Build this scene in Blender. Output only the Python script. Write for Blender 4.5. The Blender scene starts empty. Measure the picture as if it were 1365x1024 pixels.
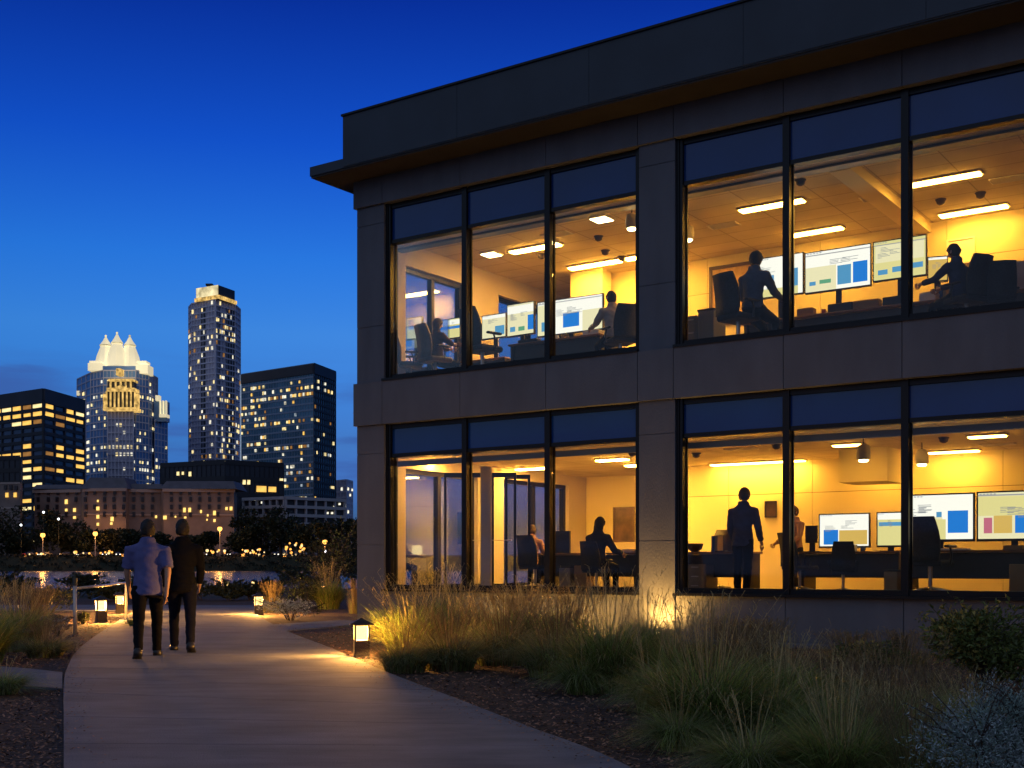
import bpy, bmesh, math, random
from mathutils import Vector, Matrix, noise as mnoise
R = random.Random(7)
sc = bpy.context.scene
COL = sc.collection
PI = math.pi
# ---------------------------------------------------------------- camera numbers (1365x1024 frame)
F, CX, HY, EYE = 1614.0, 682.5, 755.0, 1.2
K = 8.0                                   # exposure +3 stops: display linear = K * scene linear

def world_px(x, y, d):                    # a picture point at distance d along the view axis
    return Vector(((x - CX) / F * d, d, EYE + (HY - y) / F * d))
def gnd(x, y, z=0.0):                     # a picture point on the ground
    d = (EYE - z) * F / (y - HY)
    return Vector(((x - CX) / F * d, d, z))

# ---------------------------------------------------------------- mesh helpers
class MB:
    def __init__(s): s.v = []; s.f = []; s.m = []
    def add(s, vs, fs, m=0):
        o = len(s.v); s.v.extend([tuple(p) for p in vs])
        for f in fs: s.f.append(tuple(i + o for i in f)); s.m.append(m)
    def box(s, x0, x1, y0, y1, z0, z1, m=0):
        s.add([(x0,y0,z0),(x1,y0,z0),(x1,y1,z0),(x0,y1,z0),(x0,y0,z1),(x1,y0,z1),(x1,y1,z1),(x0,y1,z1)],
              [(0,3,2,1),(4,5,6,7),(0,1,5,4),(1,2,6,5),(2,3,7,6),(3,0,4,7)], m)
    def rbox(s, x0, x1, y0, y1, z0, z1, b, m=0):     # box with chamfered vertical edges and a chamfered top
        def ring(z, i): return [(x0+b+i,y0+i,z),(x1-b-i,y0+i,z),(x1-i,y0+b+i,z),(x1-i,y1-b-i,z),(x1-b-i,y1-i,z),(x0+b+i,y1-i,z),(x0+i,y1-b-i,z),(x0+i,y0+b+i,z)]
        rs = [ring(z0, b*.5), ring(z0+b, 0), ring(z1-b, 0), ring(z1, b*.6)]
        s.loft(rs, m)
    def loft(s, rs, m=0, cap=True, closed=True):
        n = len(rs[0]); vs = [p for r in rs for p in r]; fs = []
        for i in range(len(rs)-1):
            for j in range(n if closed else n-1):
                k = (j+1) % n
                fs.append((i*n+j, i*n+k, (i+1)*n+k, (i+1)*n+j))
        if cap and closed:
            fs.append(tuple(reversed(range(n)))); fs.append(tuple(range((len(rs)-1)*n, len(rs)*n)))
        s.add(vs, fs, m)
    def cyl(s, p0, p1, r0, r1=None, n=10, m=0): s.tube([p0, p1], [r0, r0 if r1 is None else r1], n, m)
    def tube(s, pts, rad, n=8, m=0):
        pts = [Vector(p) for p in pts]; rs = []
        up = None
        for i, p in enumerate(pts):
            d = (pts[min(i+1, len(pts)-1)] - pts[max(i-1, 0)])
            d = d.normalized() if d.length > 1e-9 else Vector((0,0,1))
            if up is None:
                up = Vector((1,0,0)) if abs(d.x) < .8 else Vector((0,1,0))
            a = d.cross(up)
            if a.length < 1e-5: a = d.cross(Vector((0,1,0)))
            a.normalize(); b = d.cross(a).normalized(); up = a.cross(d).normalized() if False else up
            r = rad[i] if isinstance(rad, (list, tuple)) else rad
            rs.append([tuple(p + a*math.cos(2*PI*k/n)*r + b*math.sin(2*PI*k/n)*r) for k in range(n)])
        rs = [list(reversed(r)) for r in rs]
        s.loft(rs, m)
    def lathe(s, prof, n=16, c=(0,0), m=0):
        s.loft([[(c[0]+r*math.cos(2*PI*k/n), c[1]+r*math.sin(2*PI*k/n), z) for k in range(n)] for r, z in prof], m)
    def prism(s, poly, z0, z1, m=0):
        s.loft([[(x,y,z0) for x,y in poly], [(x,y,z1) for x,y in poly]], m)
    def ball(s, c, r, nu=10, nv=7, m=0):
        c = Vector(c); r = r if isinstance(r, (tuple,list)) else (r,r,r)
        rs = []
        for i in range(nv+1):
            t = max(.02, min(PI-.02, PI*i/nv))
            rs.append([(c.x+r[0]*math.sin(t)*math.cos(2*PI*k/nu), c.y+r[1]*math.sin(t)*math.sin(2*PI*k/nu), c.z-r[2]*math.cos(t)) for k in range(nu)])
        s.loft(rs, m)
    def quad(s, a, b, c, d, m=0): s.add([a,b,c,d], [(0,1,2,3)], m)
    def mesh(s, name, mats, smooth=False):
        me = bpy.data.meshes.new(name); me.from_pydata(s.v, [], s.f)
        for m in (mats if isinstance(mats, (list,tuple)) else [mats]): me.materials.append(m)
        me.polygons.foreach_set('material_index', s.m)
        if smooth: me.polygons.foreach_set('use_smooth', [True]*len(s.f))
        me.update(); return me
    def build(s, name, mats, parent=None, smooth=False):
        return link(bpy.data.objects.new(name, s.mesh(name, mats, smooth)), parent)
def link(o, parent=None):
    COL.objects.link(o)
    if parent: o.parent = parent
    return o
def tag(o, label=None, cat=None, group=None, kind=None):
    if label: o['label'] = label
    if cat: o['category'] = cat
    if group: o['group'] = group
    if kind: o['kind'] = kind
    return o
def empty(name, loc=(0,0,0), rz=0.0):
    o = bpy.data.objects.new(name, None); COL.objects.link(o); o.location = loc; o.rotation_euler = (0,0,rz); o.empty_display_size = .1
    return o
def kids(o): return [c for c in o.children]
def copy_tree(o, parent=None):
    c = o.copy(); COL.objects.link(c); c.parent = parent
    for k in kids(o): copy_tree(k, c)
    return c

# ---------------------------------------------------------------- materials
def mat(name, col, rough=.6, metal=0.0, bump=0.0, bscale=20.0, var=0.0, vscale=3.0, spec=.5, emit=None, estr=0.0, detail=4.0, stretch=None):
    m = bpy.data.materials.new(name); m.use_nodes = True; nt = m.node_tree; b = nt.nodes['Principled BSDF']
    b.inputs['Base Color'].default_value = (*col, 1); b.inputs['Roughness'].default_value = rough; b.inputs['Metallic'].default_value = metal
    b.inputs['Specular IOR Level'].default_value = spec
    tc = nt.nodes.new('ShaderNodeTexCoord'); src = tc.outputs['Object']
    if stretch:
        mp = nt.nodes.new('ShaderNodeMapping'); mp.inputs['Scale'].default_value = stretch; nt.links.new(src, mp.inputs[0]); src = mp.outputs[0]
    if var:
        n = nt.nodes.new('ShaderNodeTexNoise'); n.inputs['Scale'].default_value = vscale; n.inputs['Detail'].default_value = detail
        nt.links.new(src, n.inputs['Vector'])
        r = nt.nodes.new('ShaderNodeValToRGB')
        lo = tuple(c*(1-var) for c in col); hi = tuple(min(1, c*(1+var)) for c in col)
        r.color_ramp.elements[0].color = (*lo,1); r.color_ramp.elements[1].color = (*hi,1)
        r.color_ramp.elements[0].position = .3; r.color_ramp.elements[1].position = .7
        nt.links.new(n.outputs[0], r.inputs[0]); nt.links.new(r.outputs[0], b.inputs['Base Color'])
    if bump:
        n2 = nt.nodes.new('ShaderNodeTexNoise'); n2.inputs['Scale'].default_value = bscale; n2.inputs['Detail'].default_value = 6
        nt.links.new(src, n2.inputs['Vector'])
        bp = nt.nodes.new('ShaderNodeBump'); bp.inputs['Strength'].default_value = bump; bp.inputs['Distance'].default_value = .05
        nt.links.new(n2.outputs[0], bp.inputs['Height']); nt.links.new(bp.outputs[0], b.inputs['Normal'])
    if emit:
        b.inputs['Emission Color'].default_value = (*emit,1); b.inputs['Emission Strength'].default_value = estr / K
    return m
def emat(name, col, s, sample=True, vary=0.0):      # a surface that gives off light; s in display units
    m = bpy.data.materials.new(name); m.use_nodes = True; nt = m.node_tree; nt.nodes.clear()
    e = nt.nodes.new('ShaderNodeEmission'); e.inputs[0].default_value = (*col,1); e.inputs[1].default_value = s / K
    o = nt.nodes.new('ShaderNodeOutputMaterial'); nt.links.new(e.outputs[0], o.inputs[0])
    if vary:
        tc = nt.nodes.new('ShaderNodeTexCoord'); n = nt.nodes.new('ShaderNodeTexNoise'); n.inputs['Scale'].default_value = vary
        nt.links.new(tc.outputs['Object'], n.inputs['Vector'])
        mr = nt.nodes.new('ShaderNodeMapRange'); mr.inputs[1].default_value = .3; mr.inputs[2].default_value = .7
        mr.inputs[3].default_value = s/K*.35; mr.inputs[4].default_value = s/K*1.5
        nt.links.new(n.outputs[0], mr.inputs[0]); nt.links.new(mr.outputs[0], e.inputs[1])
    if not sample: m.cycles.emission_sampling = 'NONE'
    return m
def glass(name, tint, refl=1.0, rough=.02):
    m = bpy.data.materials.new(name); m.use_nodes = True; nt = m.node_tree; nt.nodes.clear()
    t = nt.nodes.new('ShaderNodeBsdfTransparent'); t.inputs[0].default_value = (*tint,1)
    g = nt.nodes.new('ShaderNodeBsdfGlossy'); g.inputs['Roughness'].default_value = rough
    fr = nt.nodes.new('ShaderNodeFresnel'); fr.inputs[0].default_value = 1.5
    mu = nt.nodes.new('ShaderNodeMath'); mu.operation = 'MULTIPLY'; mu.inputs[1].default_value = refl
    mx = nt.nodes.new('ShaderNodeMixShader'); o = nt.nodes.new('ShaderNodeOutputMaterial')
    nt.links.new(fr.outputs[0], mu.inputs[0]); nt.links.new(mu.outputs[0], mx.inputs[0])
    nt.links.new(t.outputs[0], mx.inputs[1]); nt.links.new(g.outputs[0], mx.inputs[2]); nt.links.new(mx.outputs[0], o.inputs[0])
    return m
def lampglass(name, col, s):                        # frosted lamp glass: glows and lets the lamp's light through
    m = bpy.data.materials.new(name); m.use_nodes = True; nt = m.node_tree; nt.nodes.clear()
    t = nt.nodes.new('ShaderNodeBsdfTransparent'); e = nt.nodes.new('ShaderNodeEmission')
    e.inputs[0].default_value = (*col,1); e.inputs[1].default_value = s/K
    t.inputs[0].default_value = (.7,.7,.7,1)
    a = nt.nodes.new('ShaderNodeAddShader'); o = nt.nodes.new('ShaderNodeOutputMaterial')
    nt.links.new(t.outputs[0], a.inputs[0]); nt.links.new(e.outputs[0], a.inputs[1]); nt.links.new(a.outputs[0], o.inputs[0])
    m.cycles.emission_sampling = 'NONE'
    return m
def leafmat(name, col, var=.5, trans=.25, rough=.55):
    m = bpy.data.materials.new(name); m.use_nodes = True; nt = m.node_tree; b = nt.nodes['Principled BSDF']
    b.inputs['Roughness'].default_value = rough; b.inputs['Specular IOR Level'].default_value = .3
    gi = nt.nodes.new('ShaderNodeNewGeometry'); r = nt.nodes.new('ShaderNodeValToRGB')
    r.color_ramp.elements[0].color = (*[c*(1-var) for c in col],1); r.color_ramp.elements[1].color = (*[min(1,c*(1+var)) for c in col],1)
    nt.links.new(gi.outputs['Random Per Island'], r.inputs[0]); nt.links.new(r.outputs[0], b.inputs['Base Color'])
    tr = nt.nodes.new('ShaderNodeBsdfTranslucent'); nt.links.new(r.outputs[0], tr.inputs[0])
    mx = nt.nodes.new('ShaderNodeMixShader'); mx.inputs[0].default_value = trans
    nt.links.new(b.outputs[0], mx.inputs[1]); nt.links.new(tr.outputs[0], mx.inputs[2]); nt.links.new(mx.outputs[0], nt.nodes['Material Output'].inputs[0])
    return m

WARM = (1.0, .485, .062)
M = dict(
    stone=mat('facade_stone', (.105,.112,.135), .75, bump=.18, bscale=40, var=.13, vscale=1.6, stretch=(1.6,1.6,.5), detail=9),
    stone_joint=mat('facade_joint', (.03,.03,.032), .9),
    roofmetal=mat('roof_metal', (.026,.034,.049), .5, .2, var=.15, vscale=1.2),
    soffit=mat('eave_soffit', (.030,.027,.025), .8, var=.2, vscale=3),
    frame=mat('dark_aluminium', (.012,.012,.014), .35, .6),
    spandrel=mat('sky_tint_spandrel_glass', (.005,.042,.19), .14, 0, var=.12, vscale=.8),  # sky reflection put into the spandrel glass as blue base colour
    pane=glass('window_glass', (.95,.96,.96), .50),
    doorpane=glass('door_glass', (.93,.95,.96), .45),
    sidepane=glass('side_window_glass', (.80,.85,.92), .45),
    wall=mat('painted_wall', (.74,.63,.37), .8, bump=.03, bscale=60, var=.05, vscale=.6),
    wallgroove=mat('wall_groove', (.14,.09,.04), .8),
    pier=mat('greyish_pier', (.55,.47,.42), .8, var=.06, vscale=1.0),
    carpet=mat('office_carpet', (.22,.18,.14), .95, var=.3, vscale=14),
    blind=mat('blind_box', (.52,.44,.38), .6, var=.1, vscale=2),
    blindrail=mat('blind_rail', (.10,.12,.15), .4, .3),
    light=emat('fluorescent_panel', WARM, 66.0), light_hot=emat('bright_panel', WARM, 260.0), light_warm=emat('upper_panel', WARM, 150.0),
    lighttrim=mat('fixture_trim', (.75,.7,.6), .5),
    downlight=emat('downlight_lens', (1,.7,.28), 30.0),
    detector=mat('dark_fitting', (.05,.035,.02), .6),
    white_plastic=mat('white_plastic', (.7,.66,.6), .5),
    desk=mat('desk_top', (.17,.085,.04), .4, var=.25, vscale=5, stretch=(1,8,1)),
    deskdark=mat('desk_dark', (.02,.017,.016), .5),
    chair=mat('chair_fabric', (.02,.019,.02), .85, var=.3, vscale=40),
    chair_brown=mat('chair_leather', (.075,.04,.02), .5, var=.2, vscale=20),
    chrome=mat('chair_metal', (.45,.42,.38), .3, .9),
    black=mat('black_plastic', (.012,.012,.013), .4),
    scr_white=emat('screen_white', (1,.97,.84), 1.15, False), scr_cream=emat('screen_cream', (1,.92,.55), .95, False),
    scr_yel=emat('screen_yellow', (1,.9,.36), .85, False), scr_blue=emat('screen_blue', (.02,.24,.78), .9, False),
    scr_lblue=emat('screen_light_blue', (.12,.42,.72), .8, False), scr_green=emat('screen_green', (.17,.5,.27), .8, False),
    scr_pink=emat('screen_pink', (.75,.2,.28), .8, False), scr_grey=emat('screen_grey', (.42,.42,.42), .9, False),
    scr_text=emat('screen_text', (.30,.32,.34), .9, False),
    scr_amber=emat('screen_amber', (.95,.62,.14), .8, False),
    paper=mat('paper', (.75,.7,.6), .8), box=mat('cardboard', (.34,.2,.09), .85, var=.1), cabinet=mat('filing_cabinet', (.20,.17,.13), .5, .2),
    picture=mat('picture_print', (.045,.020,.010), .4, var=.9, vscale=3.5),
    skin=mat('skin', (.45,.26,.17), .5), hair=mat('dark_hair', (.012,.009,.007), .7, bump=.4, bscale=60), hair_b=mat('brown_hair', (.05,.025,.012), .7, bump=.4, bscale=60),
    concrete=None, mulch=None,
    bronze=mat('lantern_bronze', (.05,.042,.035), .45, .5, bump=.05, bscale=60, var=.2, vscale=10),
    lantern=lampglass('lantern_glass', (1,.66,.22), 1.5),
    uplens=emat('uplight_lens', (1,.7,.25), 18),
    steel=mat('rail_steel', (.46,.43,.40), .4, .25, var=.15, vscale=9), post=mat('post_paint', (.04,.05,.045), .5, .3),
)

# ---------------------------------------------------------------- world, view
w = bpy.data.worlds.new('World'); sc.world = w; w.use_nodes = True
nt = w.node_tree; bg = nt.nodes['Background']
sky = nt.nodes.new('ShaderNodeTexSky'); sky.sky_type = 'NISHITA'; sky.sun_disc = False
sky.sun_elevation = math.radians(-1.5); sky.sun_rotation = 0; sky.ozone_density = 5; sky.air_density = 1; sky.dust_density = .3
bg.inputs[1].default_value = .15
tc = nt.nodes.new('ShaderNodeTexCoord'); sep = nt.nodes.new('ShaderNodeSeparateXYZ'); nt.links.new(tc.outputs['Generated'], sep.inputs[0])
def ramp(stops):
    r = nt.nodes.new('ShaderNodeValToRGB'); cr = r.color_ramp
    cr.elements[0].position = stops[0][0]; cr.elements[0].color = (*stops[0][1],1)
    cr.elements[1].position = stops[-1][0]; cr.elements[1].color = (*stops[-1][1],1)
    for p, c in stops[1:-1]:
        e = cr.elements.new(p); e.color = (*c,1)
    nt.links.new(sep.outputs['Z'], r.inputs[0]); return r
sn = lambda d: math.sin(math.radians(d))
front = ramp([(0,(.10,.42,1.3)), (sn(2.7),(.14,.53,1.46)), (sn(5.5),(.34,.74,1.02)), (sn(10.7),(.66,1.32,1.18)), (sn(14),(.38,1.22,1.25)),
              (sn(19),(.14,.70,1.14)), (sn(25),(.07,.32,.76)), (sn(42),(.5,.7,.5)), (1,(4.2,2.3,.8))])
back = ramp([(0,(1.6,3.0,4.0)), (sn(8),(2.1,3.6,2.2)), (sn(16),(2.9,2.9,1.2)), (sn(42),(6.0,4.3,1.4)), (1,(6.4,4.2,1.35))])
mr = nt.nodes.new('ShaderNodeMapRange'); mr.interpolation_type = 'SMOOTHSTEP'; mr.inputs[1].default_value = -.25; mr.inputs[2].default_value = .55
nt.links.new(sep.outputs['Y'], mr.inputs[0])
mix = nt.nodes.new('ShaderNodeMix'); mix.data_type = 'RGBA'
nt.links.new(mr.outputs[0], mix.inputs['Factor']); nt.links.new(back.outputs[0], mix.inputs['A']); nt.links.new(front.outputs[0], mix.inputs['B'])
mul = nt.nodes.new('ShaderNodeMix'); mul.data_type = 'RGBA'; mul.blend_type = 'MULTIPLY'; mul.inputs['Factor'].default_value = 1; mul.clamp_result = False
nt.links.new(sky.outputs[0], mul.inputs['A']); nt.links.new(mix.outputs['Result'], mul.inputs['B'])
# a low bank of dusk cloud
mp = nt.nodes.new('ShaderNodeMapping'); mp.inputs['Scale'].default_value = (3.0, 3.0, 26.0); nt.links.new(tc.outputs['Generated'], mp.inputs[0])
cn = nt.nodes.new('ShaderNodeTexNoise'); cn.inputs['Scale'].default_value = 1.6; cn.inputs['Detail'].default_value = 7; cn.inputs['Roughness'].default_value = .55
nt.links.new(mp.outputs[0], cn.inputs['Vector'])
c1 = nt.nodes.new('ShaderNodeMapRange'); c1.interpolation_type = 'SMOOTHSTEP'; c1.inputs[1].default_value = .47; c1.inputs[2].default_value = .64; nt.links.new(cn.outputs[0], c1.inputs[0])
c2 = nt.nodes.new('ShaderNodeMapRange'); c2.interpolation_type = 'SMOOTHSTEP'; c2.inputs[1].default_value = sn(10.5); c2.inputs[2].default_value = sn(6.0); nt.links.new(sep.outputs['Z'], c2.inputs[0])
cm = nt.nodes.new('ShaderNodeMath'); cm.operation = 'MULTIPLY'; nt.links.new(c1.outputs[0], cm.inputs[0]); nt.links.new(c2.outputs[0], cm.inputs[1])
cm2 = nt.nodes.new('ShaderNodeMath'); cm2.operation = 'MULTIPLY'; cm2.inputs[1].default_value = .72; nt.links.new(cm.outputs[0], cm2.inputs[0])
def mth(op, a_, b_):
    n_ = nt.nodes.new('ShaderNodeMath'); n_.operation = op
    for i_, v_ in enumerate((a_, b_)):
        if isinstance(v_, (int,float)): n_.inputs[i_].default_value = v_
        else: nt.links.new(v_, n_.inputs[i_])
    return n_.outputs[0]
# one darker cloud low on the left
ex = mth('DIVIDE', mth('ADD', mth('DIVIDE', sep.outputs['X'], sep.outputs['Y']), .46), .105); ez = mth('DIVIDE', mth('SUBTRACT', mth('DIVIDE', sep.outputs['Z'], sep.outputs['Y']), mth('ADD', .146, mth('MULTIPLY', mth('SUBTRACT', cn.outputs[0], .5), .07))), .016)
rr_ = mth('ADD', mth('MULTIPLY', ex, ex), mth('MULTIPLY', ez, ez)); c3 = nt.nodes.new('ShaderNodeMapRange'); c3.interpolation_type = 'SMOOTHSTEP'; c3.inputs[1].default_value = 1.5; c3.inputs[2].default_value = .1; nt.links.new(rr_, c3.inputs[0])
fwd = mth('GREATER_THAN', sep.outputs['Y'], .1); cloud = mth('MAXIMUM', cm2.outputs[0], mth('MULTIPLY', mth('MULTIPLY', c3.outputs[0], fwd), .8))
cl = nt.nodes.new('ShaderNodeMix'); cl.data_type = 'RGBA'; cl.inputs['B'].default_value = (.035,.085,.30,1)
nt.links.new(cloud, cl.inputs['Factor']); nt.links.new(mul.outputs['Result'], cl.inputs['A'])
nt.links.new(cl.outputs['Result'], bg.inputs[0])

sc.view_settings.view_transform = 'Standard'; sc.view_settings.look = 'None'; sc.view_settings.gamma = 1; sc.view_settings.use_curve_mapping = False
sc.view_settings.exposure = 3.0
sc.render.engine = 'CYCLES'
sc.cycles.use_denoising = True
try: sc.cycles.denoiser = 'OPENIMAGEDENOISE'
except Exception: pass
sc.cycles.max_bounces = 9; sc.cycles.diffuse_bounces = 5; sc.cycles.glossy_bounces = 4; sc.cycles.transparent_max_bounces = 16
sc.cycles.caustics_reflective = False; sc.cycles.caustics_refractive = False; sc.cycles.sample_clamp_indirect = 6
cam = bpy.data.cameras.new('camera'); co = bpy.data.objects.new('camera', cam); COL.objects.link(co); sc.camera = co
co.location = (0,0,EYE); co.rotation_euler = (PI/2,0,0)
cam.sensor_width = 36; cam.lens = 36*F/1365; cam.shift_y = (HY-512)/1365; cam.clip_end = 6000; cam.clip_start = .05
# added broad fill for the facade, standing in for dusk sky behind the camera
sl = bpy.data.lights.new('dusk_fill', 'SUN'); sl.energy = .034; sl.angle = math.radians(120); sl.color = (.76,.86,1)
so = bpy.data.objects.new('dusk_fill', sl); COL.objects.link(so); so.rotation_euler = (math.radians(50), 0, math.radians(-25))

# ================================================================ PEOPLE
def skin_mesh(nodes, edges, root, name, material, sub=2):
    names = list(nodes); idx = {n:i for i,n in enumerate(names)}
    me = bpy.data.meshes.new(name); me.from_pydata([tuple(nodes[n][0]) for n in names], [(idx[a],idx[b]) for a,b in edges], [])
    ob = bpy.data.objects.new('tmp', me); COL.objects.link(ob)
    ob.modifiers.new('s','SKIN').use_smooth_shade = True
    sm = ob.modifiers.new('u','SUBSURF'); sm.levels = sub; sm.render_levels = sub
    for i, n in enumerate(names):
        r = nodes[n][1]; sv = me.skin_vertices[0].data[i]
        sv.radius = r if isinstance(r, tuple) else (r, r); sv.use_root = (n == root)
    dg = bpy.context.evaluated_depsgraph_get(); dg.update()
    out = bpy.data.meshes.new_from_object(ob.evaluated_get(dg)); out.name = name
    bpy.data.objects.remove(ob); bpy.data.meshes.remove(me)
    out.materials.clear(); out.materials.append(material)
    out.polygons.foreach_set('use_smooth', [True]*len(out.polygons))
    return out

def cloth_mesh(mb, name, material, voxel=.016, wrinkle=.006, seed=0):
    me = mb.mesh('tmp', material); ob = bpy.data.objects.new('tmp', me); COL.objects.link(ob)
    r = ob.modifiers.new('r','REMESH'); r.mode = 'VOXEL'; r.voxel_size = voxel
    q = ob.modifiers.new('q','SMOOTH'); q.factor = .5; q.iterations = 7
    dg = bpy.context.evaluated_depsgraph_get(); dg.update()
    out = bpy.data.meshes.new_from_object(ob.evaluated_get(dg)); out.name = name
    bpy.data.objects.remove(ob); bpy.data.meshes.remove(me)
    out.materials.clear(); out.materials.append(material)
    nrm = [v.normal.copy() for v in out.vertices]
    for v, n_ in zip(out.vertices, nrm):
        p = v.co; w_ = mnoise.noise(Vector((p.x*5+seed, p.y*5, p.z*15+p.x*9))) + .5*mnoise.noise(Vector((p.x*13, p.y*13+seed, p.z*30)))
        v.co = p + n_*w_*wrinkle
    out.polygons.foreach_set('use_smooth', [True]*len(out.polygons)); out.update()
    return out
def ring_el(c, ax, ay, rx_, ry_, n=16): return [tuple(c + ax*(rx_*math.cos(2*PI*k/n)) + ay*(ry_*math.sin(2*PI*k/n))) for k in range(n)]

def rx(v, a): return Vector((v.x, v.y*math.cos(a)+v.z*math.sin(a), v.z*math.cos(a)-v.y*math.sin(a)))   # positive a leans +z towards +y
def person(label, loc, rz, H=1.75, hip=.53, lean=.04, legs=((.35,.25),(-.2,.35)), arms=((.1,.3,.12),(-.1,.2,.12)), headtilt=0.1, shirt=None, trousers=None, hair=None, long_hair=False, wide=1.0, sleeves='long', group=None, shoe=None):
    """faces local +y; legs = (hip flexion, knee bend); arms = (shoulder flexion, elbow bend, spread)"""
    s = H
    P = Vector((0,0,hip*s))
    up = lambda d, yo=0: P + rx(Vector((0,yo,d*s)), lean)
    N = {}; C_ = {}; T_ = {}
    N['pelvis'] = (P, (.070*s*wide,.050*s)); N['belly'] = (up(.09), (.066*s*wide,.05*s)); N['chest'] = (up(.19), (.076*s*wide,.055*s)); N['upper'] = (up(.265), (.046*s*wide,.032*s))
    N['neck'] = (up(.315), .034*s); hd = lean*.5+headtilt
    nb = N['neck'][0]; N['jaw'] = (nb + rx(Vector((0,.012*s,.035*s)), hd), .042*s)
    E = [('pelvis','belly'),('belly','chest'),('chest','upper'),('upper','neck'),('neck','jaw')]
    S = {'pelvis':(P,(.106*s*wide,.084*s)), 'belly':(up(.09),(.09*s*wide,.072*s)), 'chest':(up(.19),(.10*s*wide,.075*s)), 'upper':(up(.272),(.084*s*wide,.060*s)), 'collar':(up(.328),(.047*s,.047*s))}
    SE = [('pelvis','belly'),('belly','chest'),('chest','upper'),('upper','collar')]
    if hip > .45: S['hem'] = (P-Vector((0,0,.055*s)),(.112*s*wide,.088*s)); SE.append(('pelvis','hem'))
    TR = {'pelvis':(P+Vector((0,0,.03*s)),(.078*s*wide,.058*s))}; TE = []
    shoes = []; extra = MB()
    for sgn, (hf, kb) in zip((-1,1), legs):
        k = 'l' if sgn < 0 else 'r'
        hp = P + Vector((sgn*.05*s*wide,0,-.03*s)); kn = hp + Vector((sgn*.008*s, math.sin(hf)*.245*s, -math.cos(hf)*.245*s)); a = hf-kb
        an = kn + Vector((0, math.sin(a)*.235*s, -math.cos(a)*.235*s)); fa = max(-.9, min(.3, a*.7))
        toe = an + rx(Vector((sgn*.012*s, .125*s, -.022*s)), -fa*.9); heel = an + rx(Vector((0,-.03*s,-.025*s)), -fa*.9)
        N['hip'+k] = (hp,.040*s); N['knee'+k] = (kn,.026*s); N['calf'+k] = (kn.lerp(an,.3)+Vector((0,-.004*s,0)),.024*s); N['ankle'+k] = (an,.022*s)
        E += [('pelvis','hip'+k),('hip'+k,'knee'+k),('knee'+k,'calf'+k),('calf'+k,'ankle'+k)]
        TR['hip'+k] = (hp,.058*s); TR['mid'+k] = (hp.lerp(kn,.5),.052*s); TR['knee'+k] = (kn,.043*s); TR['calf'+k] = (kn.lerp(an,.4),.041*s); TR['hem'+k] = (an+Vector((0,0,.012*s)),.036*s)
        TE += [('pelvis','hip'+k),('hip'+k,'mid'+k),('mid'+k,'knee'+k),('knee'+k,'calf'+k),('calf'+k,'hem'+k)]
        shoes.append((heel, an, toe, fa))
    for sgn, (sf, eb, sp) in zip((-1,1), arms):
        k = 'l' if sgn < 0 else 'r'
        sh = up(.262) + Vector((sgn*.108*s*wide,0,0)); A = lean*0+sf
        el = sh + Vector((sgn*math.sin(sp)*.17*s, math.sin(A)*math.cos(sp)*.17*s, -math.cos(A)*math.cos(sp)*.17*s))
        wr = el + Vector((-sgn*.01*s, math.sin(A+eb)*.145*s, -math.cos(A+eb)*.145*s))
        N['sh'+k] = (sh+Vector((0,0,-.01*s)),.028*s); N['el'+k] = (el,.025*s); N['wr'+k] = (wr,.016*s)
        d = (wr-el).normalized(); pal = wr + d*.045*s; N['palm'+k] = (pal,(.023*s,.014*s))
        E += [('upper','sh'+k),('sh'+k,'el'+k),('el'+k,'wr'+k),('wr'+k,'palm'+k)]
        S['sh'+k] = (sh,.045*s); S['el'+k] = (el if sleeves=='long' else sh.lerp(el,.8),.036*s if sleeves=='long' else .04*s)
        SE += [('upper','sh'+k),('sh'+k,'el'+k)]
        if sleeves == 'long': S['cu'+k] = (el.lerp(wr,.9),.027*s); SE.append(('el'+k,'cu'+k))
        side = d.cross(Vector((1,0,0))); side = side.normalized() if side.length > .05 else Vector((0,1,0))
        for q, L in enumerate((.036,.042,.04,.032)):
            b0 = pal + side*(q-1.5)*.012*s + d*.012*s; mid = b0 + d*L*.55*s + Vector((-sgn*.003*s,0,0)); tip = mid + (d*.8+Vector((-sgn*.6,0,0))).normalized()*L*.5*s
            extra.tube([b0, mid, tip], [.0062*s,.0058*s,.0042*s], 6)
        th0 = wr + d*.02*s + side*.014*s; extra.tube([th0, th0+(d*.6+side*.5).normalized()*.03*s, th0+(d*.9+side*.3).normalized()*.05*s], [.008*s,.007*s,.005*s], 6)
    body = skin_mesh(N, E, 'pelvis', 'person', M['skin'])
    # head: an egg with brow, nose, chin and ears, turned with the neck
    hc = nb + rx(Vector((0,.012*s,.088*s)), hd); hr = (.044*s,.056*s,.068*s); nu, nv = 20, 14; rs = []
    for i in range(nv+1):
        t = PI*i/nv; t = max(.04, min(PI-.04, t)); ring = []
        for j in range(nu):
            ph = 2*PI*j/nu; x = math.sin(t)*math.cos(ph); y = math.sin(t)*math.sin(ph); z = -math.cos(t); sx = 1.0; sy = 1.0
            if z < -.1: sx = 1-.28*(-z); sy = 1-.12*(-z) if y > 0 else 1-.45*(-z)
            p = Vector((x*hr[0]*sx, y*hr[1]*sy, z*hr[2]))
            f = max(0, y) ** 6
            if -.35 < z < .05: p.y += f*.016*s*(1-abs(z+.2)/.25 if abs(z+.2) < .25 else 0)*(1 if abs(x) < .25 else 0)   # nose
            if .02 < z < .25 and .2 < abs(x) < .6 and y > .5: p.y -= .004*s                                                # eye sockets
            ring.append(tuple(hc + rx(p, hd)))
        rs.append(ring)
    extra.loft([list(r) for r in rs])
    for sg in (-1,1):
        extra.ball(hc + rx(Vector((sg*.045*s,-.004*s,-.004*s)), hd), (.006*s,.013*s,.019*s), 8, 6)
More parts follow.
